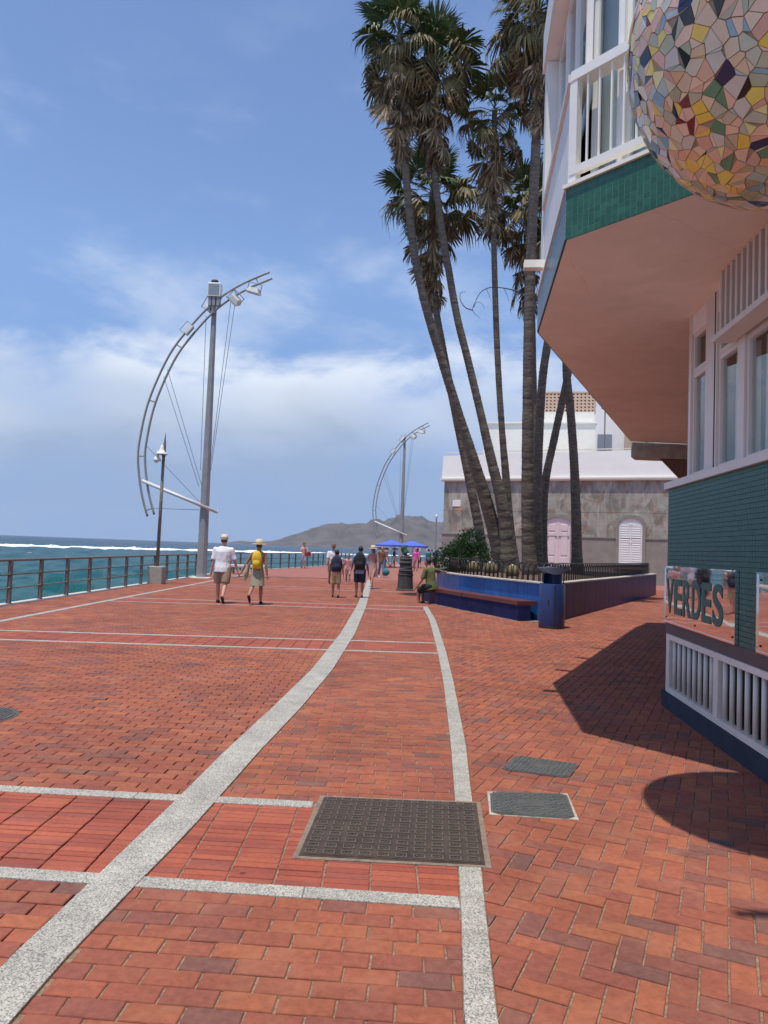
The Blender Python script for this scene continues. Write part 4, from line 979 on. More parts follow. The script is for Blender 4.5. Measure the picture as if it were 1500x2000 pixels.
# ------------------------------------------------------------------ buildings beyond the house
mat('terracotta', (.62, .43, .31), .9, var=.12, scale=5); mat('brown_shade', (.16, .09, .06), .9); mat('tan_wall', (.50, .40, .28), .9, var=.1, scale=2)
def far_block(name, label, x, y, rz, w, d, h, m, z0=0.):
    r_ = empty(name, (x, y, 0), rz); tag(r_, label, 'building'); b = MB(); b.box(0, w, 0, d, z0, h); b.build('wall', m, r_); return r_
fb = far_block('white_building', 'tall cream building with terracotta lattice on its roof behind the house', 8.0, 61, R(-12), 9.0, 14, 12.2, 'cream')
b = MB(); b.box(-.1, 9.1, -.12, 14.1, 12.2, 12.34); b.build('roof_edge', 'plaster_white', fb)
b = MB(); b.box(4.6, 8.9, .3, 7, 12.34, 13.2); b.build('roof_room', 'cream', fb)
b = MB(); b.box(4.7, 8.8, .45, 6.8, 13.2, 14.75); lt = b.build('lattice_core', 'brown_shade', fb)
blk = MB()
for x0, x1, z0, z1 in ((0, .3, 0, .06), (0, .3, .205, .265), (0, .075, .06, .205), (.225, .3, .06, .205)): blk.box(x0, x1, 0, .12, z0, z1)
blk.add([(.05, .02, .05), (.19, .02, .05), (.05, .02, .17), (.05, .1, .05), (.19, .1, .05), (.05, .1, .17)], [(0, 1, 2), (3, 5, 4), (0, 3, 4, 1), (1, 4, 5, 2), (2, 5, 3, 0)])
blm = blk.mesh('lattice_block', MATS['terracotta'])
for i in range(14):
    for j in range(6): link('lattice_block', blm, fb, (4.65+i*.303, .31, 13.2+j*.268))
b = MB(); b.box(8.9, 9.0, .3, 7, 13.2, 14.8); b.build('lattice_side', 'tan_wall', fb)
b = MB(); b.box(4.6, 9.0, .28, .48, 14.8, 14.9); b.build('coping', 'terracotta', fb)
b = MB(); b.tube((8.5, 1, 14.8), (8.5, 1, 16.2), .03); b.box(8.3, 8.7, .9, 1.1, 15.3, 15.6); b.build('aerial', 'white_metal', fb)
b = MB(); b.box(8.95, 9.02, 2.0, 3.0, 10.2, 11.2); b.box(8.95, 9.02, 4.6, 5.6, 10.2, 11.2); b.build('window', 'steel_grey', fb)
b = MB(); b.box(4.5, 8.6, -1.5, 0, 9.3, 9.5); b.build('canopy', 'tan_wall', fb)
b = MB(); b.tube((9.6, -1.2, 8.5), (9.6, -1.2, 13.2), .05); b.ball((9.6, -1.2, 13.25), (.3, .3, .14)); b.build('roof_lamp', 'rail_metal', fb)
fb = far_block('grey_building', 'pale blue grey building with a dark window behind the cream one', 20.6, 74, R(-10), 5.2, 12, 16.5, 'plaster_white')
b = MB(); b.box(.6, 2.0, -.06, .02, 11.8, 13.8); b.build('window', 'steel_grey', fb)
b = MB(); b.box(3.2, 5.2, -.5, 0, 9, 16.3); b.build('balcony_screen', 'tan_wall', fb)
fb = far_block('white_building', 'narrow white building seen under the edge of the pink soffit', 25.5, 70, R(-8), 8, 12, 14.5, 'offwhite')
b = MB(); b.box(3, 4.2, -.05, .02, 8.5, 10.5); b.build('window', 'steel_grey', fb)

# ------------------------------------------------------------------ apartment block on the right
piece_mat('green_tile', [(0, (.022, .108, .088)), (.5, (.024, .118, .095)), (1, (.028, .13, .104))], rough=.4, grain=.1, gscale=8, bump=.05, bscale=30, spec=.28)
piece_mat('green_tile_up', [(0, (.016, .088, .048)), (.5, (.02, .105, .058)), (1, (.028, .125, .072))], rough=.28, grain=.1, gscale=8, bump=.05, bscale=30, spec=.5)
mat('grout', (.02, .088, .075), .8, var=.15, scale=10)
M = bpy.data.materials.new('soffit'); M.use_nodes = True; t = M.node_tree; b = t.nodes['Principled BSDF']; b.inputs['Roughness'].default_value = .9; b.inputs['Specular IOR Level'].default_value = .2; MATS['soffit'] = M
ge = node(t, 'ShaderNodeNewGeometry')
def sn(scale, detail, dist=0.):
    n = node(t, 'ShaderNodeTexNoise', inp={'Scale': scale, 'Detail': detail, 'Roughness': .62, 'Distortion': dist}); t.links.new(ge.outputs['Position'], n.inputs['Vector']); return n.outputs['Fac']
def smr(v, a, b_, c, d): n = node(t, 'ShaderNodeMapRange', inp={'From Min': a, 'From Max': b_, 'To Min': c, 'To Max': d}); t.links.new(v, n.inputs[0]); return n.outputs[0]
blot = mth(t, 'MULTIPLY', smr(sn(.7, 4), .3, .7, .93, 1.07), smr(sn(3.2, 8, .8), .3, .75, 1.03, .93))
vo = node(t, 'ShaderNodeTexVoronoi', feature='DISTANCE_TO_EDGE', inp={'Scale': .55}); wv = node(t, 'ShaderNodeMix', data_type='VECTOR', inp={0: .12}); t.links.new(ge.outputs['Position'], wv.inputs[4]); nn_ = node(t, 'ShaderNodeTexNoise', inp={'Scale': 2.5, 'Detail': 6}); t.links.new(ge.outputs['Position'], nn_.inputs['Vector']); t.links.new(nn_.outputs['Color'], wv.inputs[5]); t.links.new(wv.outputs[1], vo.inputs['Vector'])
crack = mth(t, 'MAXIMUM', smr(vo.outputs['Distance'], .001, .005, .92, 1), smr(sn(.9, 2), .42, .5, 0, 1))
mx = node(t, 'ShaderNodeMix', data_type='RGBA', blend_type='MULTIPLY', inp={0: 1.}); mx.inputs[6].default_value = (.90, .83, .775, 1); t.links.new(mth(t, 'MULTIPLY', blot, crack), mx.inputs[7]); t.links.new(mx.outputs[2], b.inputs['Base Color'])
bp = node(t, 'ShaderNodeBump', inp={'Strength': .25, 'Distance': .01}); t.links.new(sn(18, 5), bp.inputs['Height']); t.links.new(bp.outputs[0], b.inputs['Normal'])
mat('plinth_blue', (.042, .05, .068), .85, var=.2, scale=5, bump=.15, spec=.15)
mat('brown_band', (.115, .08, .075), .75, var=.1, scale=4)
mat('pvc', (.70, .655, .60), .4, var=.04, scale=3)
mat('grille_white', (.70, .655, .57), .55, var=.08, scale=6)
mat('curtain', (.88, .86, .83), .9, var=.1, scale=4); mat('blind', (.50, .49, .475), .7, var=.06, scale=3)
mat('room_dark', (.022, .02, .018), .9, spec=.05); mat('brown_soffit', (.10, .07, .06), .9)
glass_mat('glass'); 
M = bpy.data.materials.new('mirror_steel'); M.use_nodes = True; t = M.node_tree; b = t.nodes['Principled BSDF']; b.inputs['Metallic'].default_value = 1; b.inputs['Roughness'].default_value = .035; b.inputs['Base Color'].default_value = (.80, .76, .74, 1); MATS['mirror_steel'] = M
tcn = node(t, 'ShaderNodeTexCoord'); n_ = node(t, 'ShaderNodeTexNoise', inp={'Scale': 3.2, 'Detail': 1}); t.links.new(tcn.outputs['Object'], n_.inputs['Vector']); bp = node(t, 'ShaderNodeBump', inp={'Strength': .12, 'Distance': .01}); t.links.new(n_.outputs['Fac'], bp.inputs['Height']); t.links.new(bp.outputs[0], b.inputs['Normal'])
ap = empty('apartment_block', (0, 0, 0)); tag(ap, 'green tiled apartment block with a pink overhanging soffit and white windows', 'building')
wf = lambda s, o, z: (KX+DW[0]*s+NW[0]*o, KY+DW[1]*s+NW[1]*o, z)      # s along the wall towards the viewer, o outwards
def wb(name, m, *boxes, parent=None):
    b = MB(wf)
    for q in boxes: b.box(*q)
    return b.build(name, m, parent or ap)
wb('wall_core', 'grout', (0, 12, -.4, -.012, .88, 2.29))
wb('plinth', 'plinth_blue', (-.03, 12, -.4, .03, 0, .17))
wb('band', 'brown_band', (0, 12, -.4, .006, .77, .882))
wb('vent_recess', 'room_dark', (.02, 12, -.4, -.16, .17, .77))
wb('sill', 'pvc', (-.03, 12, -.35, .04, 2.29, 2.36))
tl = MB(wf); ts, tz = .0515, .0415
for i in range(190):
    for j in range(34):
        if .88+(j+1)*tz > 2.292: continue
        d_ = random.uniform(-.0003, .0003); tl.box(i*ts+.0015, (i+1)*ts-.0015, -.02, d_, .882+j*tz+.0017, .882+(j+1)*tz-.0017)
tag(tl.build('wall_tiles', 'green_tile', ap), kind='stuff')
tl = MB(lambda s, o, z: (KX+.9953*s*.6+.0, KY+s*.8+o, z))
wb('end_return', 'grout', (-.02, 0, -3., -.013, .0, 2.29))
# vent grille: frames, posts and balusters
gr = wb('vent_frame', 'grille_white', (.08, 9, -.05, .02, .715, .768), (.08, 9, -.05, .02, .172, .228))
for s_ in (.08, 1.5, 2.92, 4.34, 5.76, 7.18, 8.6): wb('vent_post', 'grille_white', (s_, s_+.11, -.06, .018, .228, .715), parent=gr)
q = MB(); q.lathe([(.022, 0), (.022, .487)], seg=10); bal = q.mesh('baluster', MATS['grille_white'], True)
s_ = .08
for s0 in (.08, 1.5, 2.92, 4.34, 5.76, 7.18):
    for k in range(8): p = wf(s0+.11+.082+k*.1565, -.018, .228); link('baluster', bal, gr, p)
# windows on the ground floor
def window(s0, s1, z0, z1, parent=ap, fr=.045, o=-.06, curtain=True):
    f = MB(wf); f.box(s0, s1, o-.05, o, z0, z0+fr); f.box(s0, s1, o-.05, o, z1-fr, z1); f.box(s0, s0+fr, o-.05, o, z0+fr, z1-fr); f.box(s1-fr, s1, o-.05, o, z0+fr, z1-fr); w = f.build('window', 'pvc', parent)
    g_ = MB(wf); g_.box(s0+fr, s1-fr, o-.032, o-.026, z0+fr, z1-fr); g_.build('pane', 'glass', w)
    if curtain:
        c_ = MB(wf); n = 26; vv = []
        for k in range(n+1): s = s0+(s1-s0)*k/n; vv += [(s, o-.16+.02*math.sin(k*1.9), z0), (s, o-.16+.02*math.sin(k*1.9+.3), z1)]
        c_.add(vv, [(2*k, 2*k+1, 2*k+3, 2*k+2) for k in range(n)]); c_.build('curtain', 'curtain', w, smooth=True, recalc=False)
    return w
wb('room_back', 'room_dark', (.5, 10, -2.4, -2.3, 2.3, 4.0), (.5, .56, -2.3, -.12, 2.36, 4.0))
cols = [(.50, .57), (1.0, 1.30), (1.80, 1.95), (2.43, 2.55), (3.02, 3.14), (3.62, 3.74), (4.22, 4.34)]+[(4.82+.6*k, 4.94+.6*k) for k in range(8)]
for a, c_ in cols: wb('mullion', 'pvc', (a, c_, -.13, -.04, 2.36, 4.0))
wb('mullion_gap', 'dark', (1.245, 1.268, -.12, -.037, 2.36, 4.0))
for (a, c_), (a2, c2) in zip(cols[:-1], cols[1:]):
    window(c_+.003, a2-.003, 2.363, 3.40)
    if c_ < 1.5: window(c_+.003, a2-.003, 3.403, 3.80, curtain=False); wb('header', 'soffit', (c_, a2, -.1, -.05, 3.80, 3.998))
    else: window(c_+.003, a2-.003, 3.403, 3.96, curtain=False)
gs = wb('upper_grille', 'pvc', (1.70, 9, -.03, .14, 3.40, 3.45))
wb('grille_back', 'room_dark', (1.70, 9, .0, .012, 3.452, 3.995), parent=gs)
for k in range(62): wb('grille_bar', 'pvc', (1.74+k*.115, 1.78+k*.115, .05, .09, 3.452, 3.995), parent=gs)
# overhanging upper storeys (plan)
PA, PB, PF = (1.35, 5.66), (1.64, 8.09), (5.17, 15.53)
e_f = Vector((.6333, -.7739)); n_f = Vector((-.7739, -.6333)); e_b = (Vector(PB)-Vector(PA)).normalized(); n_b = Vector((-e_b.y, e_b.x))
PD = (PA[0]+e_f.x*2.25, PA[1]+e_f.y*2.25)
UP = [PA, PD, (2.45, -6), (12, -6), (12, 15.6), (6.1, 15.6), PF, PB]
b = MB(); b.prism(UP, 4.0, 4.38); b.build('soffit_slab', 'soffit', ap)
inn = [(1.75, 5.75), (PD[0]+.35, PD[1]+.1), (2.85, -6), (12, -6), (12, 15.5), (6.1, 15.5), (5.5, 15.3), (2.05, 8.1)]
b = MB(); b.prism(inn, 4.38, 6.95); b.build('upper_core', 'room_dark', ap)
for z in (6.95, 10.0):
    b = MB(); b.prism(UP, z, z+.45); b.build('floor_slab', 'soffit', ap)
b = MB(); b.prism(inn, 7.4, 10.0); b.build('upper_core', 'offwhite', ap)
# edge faces of the overhang: tiled
def edge_fn(P, e_, n_): return lambda s, o, z: (P[0]+e_.x*s+n_.x*o, P[1]+e_.y*s+n_.y*o, z)
ff_ = edge_fn(PA, e_f, n_f); fb_ = edge_fn(PA, e_b, n_b)
mat('pale_grout', (.09, .22, .165), .8, var=.15, scale=10)
b = MB(ff_); b.box(0, 2.25, .0, .012, 4.003, 4.41); b.build('edge_band', 'pale_grout', ap)
tl = MB(ff_)
for i in range(44):
    for j in range(9): tl.box(.0+i*.0511+.002, (i+1)*.0511-.0015, .01, .0126+random.uniform(0, .0006), 4.004+j*.0451+.0024, 4.004+(j+1)*.0451-.0024)
tag(tl.build('edge_tiles', 'green_tile_up', ap), kind='stuff')
b = MB(fb_); b.box(-.01, 2.45, .0, .012, 4.003, 4.41); b.build('edge_band', 'grout', ap)
mat('sky_sheen_tile', (.17, .235, .25), .35, var=.08, scale=5)  # green tile lightened: its grazing sky reflection is put into the colour
tl = MB(fb_)
for i in range(48):
    for j in range(9): tl.box(-.008+i*.0511+.002, -.008+(i+1)*.0511-.002, .01, .017+random.uniform(0, .0015), 4.004+j*.0451+.002, 4.004+(j+1)*.0451-.002)
tag(tl.build('edge_tiles', 'sky_sheen_tile', ap), kind='stuff')
e_c = (Vector(PF)-Vector(PB)).normalized(); n_c = Vector((-e_c.y, e_c.x)); fc_ = edge_fn(PB, e_c, n_c)
b = MB(fc_); b.box(0, 8.2, 0, .015, 4.003, 4.41); b.build('edge_band', 'sky_sheen_tile', ap)
def fbx(fn, name, m, *bx, parent=None):
    b = MB(fn)
    for q in bx: b.box(*q)
    return b.build(name, m, parent or ap)
fbx(ff_, 'ledge', 'cream', (-.03, 2.25, -.2, .035, 4.41, 4.44)); fbx(fb_, 'ledge', 'cream', (-.0, 2.45, -.2, .03, 4.411, 4.441))
# balcony rail on the front face
br = fbx(ff_, 'balcony_rail', 'white_paint', (0, 2.25, -.14, .0, 5.28, 5.36), (0, 2.25, -.05, .0, 4.52, 4.58))
for k in range(20): fbx(ff_, 'baluster', 'white_paint', (.14+k*.107, .154+k*.107, -.032, -.018, 4.58, 5.28), parent=br)
fbx(ff_, 'corner_post', 'white_paint', (-.01, .06, -.07, -.005, 4.44, 5.28), parent=br)
# glazing behind it
def glz(fn, s0, s1, z0, z1, o, blind='blind', frw=.05):
    f = MB(fn); f.box(s0, s1, o-.05, o, z0, z0+frw); f.box(s0, s1, o-.05, o, z1-frw, z1); f.box(s0, s0+frw, o-.05, o, z0+frw, z1-frw); f.box(s1-frw, s1, o-.05, o, z0+frw, z1-frw); w = f.build('window', 'white_paint', ap)
    g_ = MB(fn); g_.box(s0+frw, s1-frw, o-.032, o-.026, z0+frw, z1-frw); g_.build('pane', 'glass', w)
    g_ = MB(fn); g_.box(s0+.01, s1-.01, o-.11, o-.10, z0, z1); g_.build('blind', blind, w)
for a, c_ in ((.06, .34), (.36, .98), (1.0, 1.62), (1.64, 2.25)): glz(ff_, a, c_, 4.46, 6.9, -.20)
fbx(ff_, 'mullion', 'white_paint', (.33, .37, -.2, -.16, 4.44, 6.94))
# left face: boarded parapet, window, pillar
for k in range(16): fbx(fb_, 'parapet_board', 'white_paint', (.07+k*.132, .07+k*.132+.124, -.05, -.01+random.uniform(0, .004), 4.445, 5.27))
fbx(fb_, 'handrail', 'pvc', (.0, 2.2, -.1, .02, 5.272, 5.34))
for a, c_ in ((.05, .7), (.72, 1.42), (1.44, 2.14)): glz(fb_, a, c_, 5.36, 6.9, -.12)
fbx(fb_, 'pillar', 'white_paint', (2.2, 2.44, -.24, .0, 4.445, 6.94))
fbx(fb_, 'next_floor_edge', 'white_paint', (.0, 2.45, .0, .03, 6.96, 7.42)); fbx(ff_, 'next_floor_edge', 'green_tile_up', (.0, 2.25, .0, .03, 6.96, 7.42))
b = MB(fc_); b.box(0, 8.2, -.1, -.01, 4.41, 6.94); b.build('side_wall', 'white_paint', ap)
# drain spouts
def spout(fn, s, z, l=.2): fbx(fn, 'drain_spout', 'cream', (s, s+.1, -.02, l, z, z+.03), (s, s+.015, 0, l, z+.03, z+.08), (s+.085, s+.1, 0, l, z+.03, z+.08))
spout(fb_, 1.75, 4.47, .22)
for s_ in (.9, 2.3, 3.7, 5.1): spout(fc_, s_, 4.47, .22)
b = MB(); b.ring([((2.9, 1.92, 6.2), .036), ((.86, 1.92, 6.2), .036)], 10); b.build('wall_pipe', 'white_metal', ap)
mat('beam_concrete', (.46, .46, .37), .9, var=.25, scale=5)
# the side street: concrete beam and dark underside of the next bay
b = MB(); b.prism([(5.2, 15.62), (12, 15.62), (12, 16.1), (5.45, 16.1)], 3.68, 3.995); b.build('end_beam', 'beam_concrete', ap)
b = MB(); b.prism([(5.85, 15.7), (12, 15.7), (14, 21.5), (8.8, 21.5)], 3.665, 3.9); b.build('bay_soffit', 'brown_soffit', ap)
b = MB(); b.prism([(4.4, 8.3), (12, 8.3), (12, 16), (7.2, 14.8)], 0, 4.0); b.build('ground_floor_core', 'brown_band', ap)
# mirror sign with cut letters
TM2 = bpy.data.scenes.new('lettering')
def sign(s0, s1, text, label):
    r_ = empty('wall_sign', wf((s0+s1)/2, 0, 1.18)); tag(r_, label, 'sign'); lx = r_.location.copy()
    fn = lambda s, o, z: tuple(Vector(wf(s, o, z))-lx)
    b = MB(fn); b.box(s0, s1, .006, .022, .90, 1.46); b.build('plate', 'mirror_steel', r_)
    b = MB(fn); b.box(s0-.008, s1+.008, .004, .03, 1.46, 1.475); b.box(s0-.008, s1+.008, .004, .03, .885, .90); b.box(s0-.008, s0, .004, .03, .90, 1.46); b.box(s1, s1+.008, .004, .03, .90, 1.46); b.build('edge', 'mirror_steel', r_)
    for s in (s0+.06, (s0+s1)/2, s1-.06):
        for z in (.94, 1.42): b = MB(fn); b.box(s-.008, s+.008, .022, .028, z-.008, z+.008); b.build('screw', 'dark', r_)
    if text:
        n = len(text)
        for k, ch in enumerate(text):
            cu = bpy.data.curves.new('letter', 'FONT'); cu.body = ch; cu.size = .50; cu.extrude = .0025; cu.align_x = 'CENTER'; cu.offset = .012
            to = bpy.data.objects.new('letter_tmp', cu); TM2.collection.objects.link(to); me = baked(TM2, to); bpy.data.objects.remove(to)
            w_ = max(v.co.x for v in me.vertices)-min(v.co.x for v in me.vertices); cxm = (max(v.co.x for v in me.vertices)+min(v.co.x for v in me.vertices))/2
            s = s0+.04+(s1-s0-.30)*(k+.5)/n
            for v in me.vertices:
                p = fn(s+(v.co.x-cxm)*(.245/max(w_, .1)), .0245+v.co.z, 1.005+v.co.y*.97); v.co = p
            me.materials.clear(); me.materials.append(MATS['green_tile']); me.update()
            bm = bmesh.new(); bm.from_mesh(me); bmesh.ops.recalc_face_normals(bm, faces=bm.faces); bm.to_mesh(me); bm.free()
            link('letter', me, r_)
    return r_
sign(.02, 2.0, 'VERDES', 'mirror steel wall sign reading VERDES on the green tiles')
sign(2.43, 4.4, '', 'second mirror steel wall plate at the right edge of the picture')

bpy.data.scenes.remove(TM2)
# ------------------------------------------------------------------ mosaic ball on the block's corner
SC, SR = Vector((2.04, 3.69, 4.26)), .83
PALETTE = [(.66, .40, .32), (.70, .46, .36), (.72, .53, .42), (.62, .37, .34), (.66, .56, .44), (.42, .36, .27), (.44, .43, .35), (.48, .50, .47), (.42, .50, .55), (.26, .38, .52), (.55, .52, .53), (.10, .25, .17), (.40, .42, .33), (.78, .62, .16), (.74, .52, .10), (.78, .70, .38), (.63, .47, .37), (.70, .47, .41), (.02, .018, .02), (.025, .028, .09), (.17, .02, .03), (.68, .42, .26), (.72, .56, .46), (.60, .52, .46), (.74, .50, .42), (.50, .44, .36)]
PALETTE = [(min(.85, r_*1.16), min(.85, g_*1.13), b_*.95) for r_, g_, b_ in PALETTE]; tmats = []
for k, c_ in enumerate(PALETTE): tmats.append(mat('mosaic_%d' % k, c_, .09, var=.08, scale=9, spec=.6))
mb_ = empty('mosaic_ball', SC); tag(mb_, 'large ball covered in broken multicoloured tile mosaic on the corner', 'sculpture')
mat('ball_grout', (.42, .33, .25), .85, var=.15, scale=12)
b = MB(); b.ball((0, 0, 0), SR-.006, 64, 40); b.build('core', 'ball_grout', mb_, smooth=True)
b = MB(); b.tube((.3, .1, -.05), (1.0, .4, -.05), .12, seg=14); b.build('mount', 'steel_grey', mb_)
rn = random.Random(11); NP = 1900; pts = []
ga = math.pi*(3-math.sqrt(5))
for k in range(NP):
    z = 1-2*(k+.5)/NP; r_ = math.sqrt(1-z*z); a = k*ga
    v = Vector((r_*math.cos(a), r_*math.sin(a), z))+Vector((rn.gauss(0, .028), rn.gauss(0, .028), rn.gauss(0, .028))); pts.append(v.normalized())
bm = bmesh.new(); bvs = [bm.verts.new(p) for p in pts]; bmesh.ops.convex_hull(bm, input=bvs); bm.verts.ensure_lookup_table()
tiles = []
for i, v in enumerate(bvs):
    if not v.link_faces: continue
    n_ = v.co.normalized(); cc = []
    for f in v.link_faces:
        a, b2, c2 = [q.co for q in f.verts]; nr = (b2-a).cross(c2-a).normalized(); nr = nr if nr.dot(n_) > 0 else -nr; cc.append(nr)
    t1 = n_.orthogonal().normalized(); t2 = n_.cross(t1); cc.sort(key=lambda q: math.atan2(q.dot(t2), q.dot(t1)))
    cc = [q.copy() for q in cc]; k = len(cc); shards = [cc]
    if k >= 5 and rn.random() < .75:          # snap the piece across, as broken tile
        a = rn.randrange(k); s2 = rn.choice((2, 3)) if k >= 6 else 2; ia, ib = sorted((a, (a+s2) % k)); shards = [cc[ia:ib+1], cc[ib:]+cc[:ia+1]]
    else:
        shards = [[q for j, q in enumerate(cc) if not (k > 5 and j == 0)]]
    for sh_ in shards:
        if len(sh_) >= 3: tiles.append(((sum(sh_, Vector())/len(sh_)).normalized(), sh_))
bm.free()
toc = (Vector((0, 0, EYE))-SC).normalized(); rest_b = MB(); rest_i = []
tiles.sort(key=lambda q: -(q[0].dot(toc)) if in_frame(*(SC+q[0]*SR), 30) else 5)
for i, (n_, cc) in enumerate(tiles):
    ctr = sum(cc, Vector())/len(cc); q = MB(); inn_ = [(ctr+(p-ctr)*max(.84, 1-.0034/max((p-ctr).length, .01))).normalized() for p in cc]; k = len(inn_)
    tl_ = rn.uniform(-.0015, .0015); top = [p*(SR+.004+tl_) for p in inn_]; bot = [p*(SR-.012) for p in inn_]
    vv = [tuple(p) for p in bot+top]; fs = [tuple(range(k, 2*k))]+[(j, (j+1) % k, k+(j+1) % k, k+j) for j in range(k)]
    m_ = rn.choice(tmats)
    if i < 300: q.add(vv, fs); q.build('mosaic_tile', m_, mb_, recalc=False)
    else: rest_b.add(vv, fs); rest_i += [tmats.index(m_)]*len(fs)
o = rest_b.build('mosaic_field', None, mb_, recalc=False)
for m_ in tmats: o.data.materials.append(m_)
o.data.polygons.foreach_set('material_index', rest_i); tag(o, kind='stuff')
# ------------------------------------------------------------------ people
def skin(name, c): return mat('skin_'+name, c, .6, var=.06, scale=8)
skin('fair', (.50, .27, .19)); skin('tan', (.36, .18, .115)); skin('dark', (.17, .085, .055))
def cloth(name, c, var=.08): return mat('cloth_'+name, c, .9, var=var, scale=7, bump=.15, bscale=40)
def V(*a): return Vector(a)
def chain(b, pts, seg=10):
    """closed tapered limb: tube with round ends through [(p, r)]"""
    for (p, r), (q, s_) in zip(pts[:-1], pts[1:]): b.ring([(p, r), (q, s_)], seg)
    for p, r in pts: b.ball(p, (r if not isinstance(r, tuple) else max(r)), 10, 7)
TMP = bpy.data.scenes.new('workbench')
def weld(b, name, m, parent, vox, wob=0., smooth_it=2, seed=0):
    """fuse overlapping closed forms into one continuous surface"""
    me = b.mesh(name+'_raw'); o = bpy.data.objects.new('tmp', me); TMP.collection.objects.link(o)
    md = o.modifiers.new('r', 'REMESH'); md.mode = 'VOXEL'; md.voxel_size = vox
    sm = o.modifiers.new('s', 'SMOOTH'); sm.factor = .5; sm.iterations = smooth_it
    me2 = baked(TMP, o); bpy.data.objects.remove(o); bpy.data.meshes.remove(me)
    if wob:
        n_ = len(me2.vertices); co = np.empty(n_*3); no = np.empty(n_*3); me2.vertices.foreach_get('co', co); me2.vertices.foreach_get('normal', no)
        co = co.reshape(-1, 3); no = no.reshape(-1, 3)
        kk = np.array([noise.noise(Vector((x*9+seed, y*9, z*4.5)))+.5*noise.noise(Vector((x*22, y*22+seed, z*12))) for x, y, z in co])
        me2.vertices.foreach_set('co', (co+no*(kk*wob)[:, None]).ravel())
    me2.polygons.foreach_set('use_smooth', [True]*len(me2.polygons)); me2.name = name
    me2.materials.clear(); me2.materials.append(m if not isinstance(m, str) else MATS[m]); me2.update()
    return link(name, me2, parent)
def rotx(v, a): return Vector((v.x, v.y*math.cos(a)-v.z*math.sin(a), v.y*math.sin(a)+v.z*math.cos(a)))
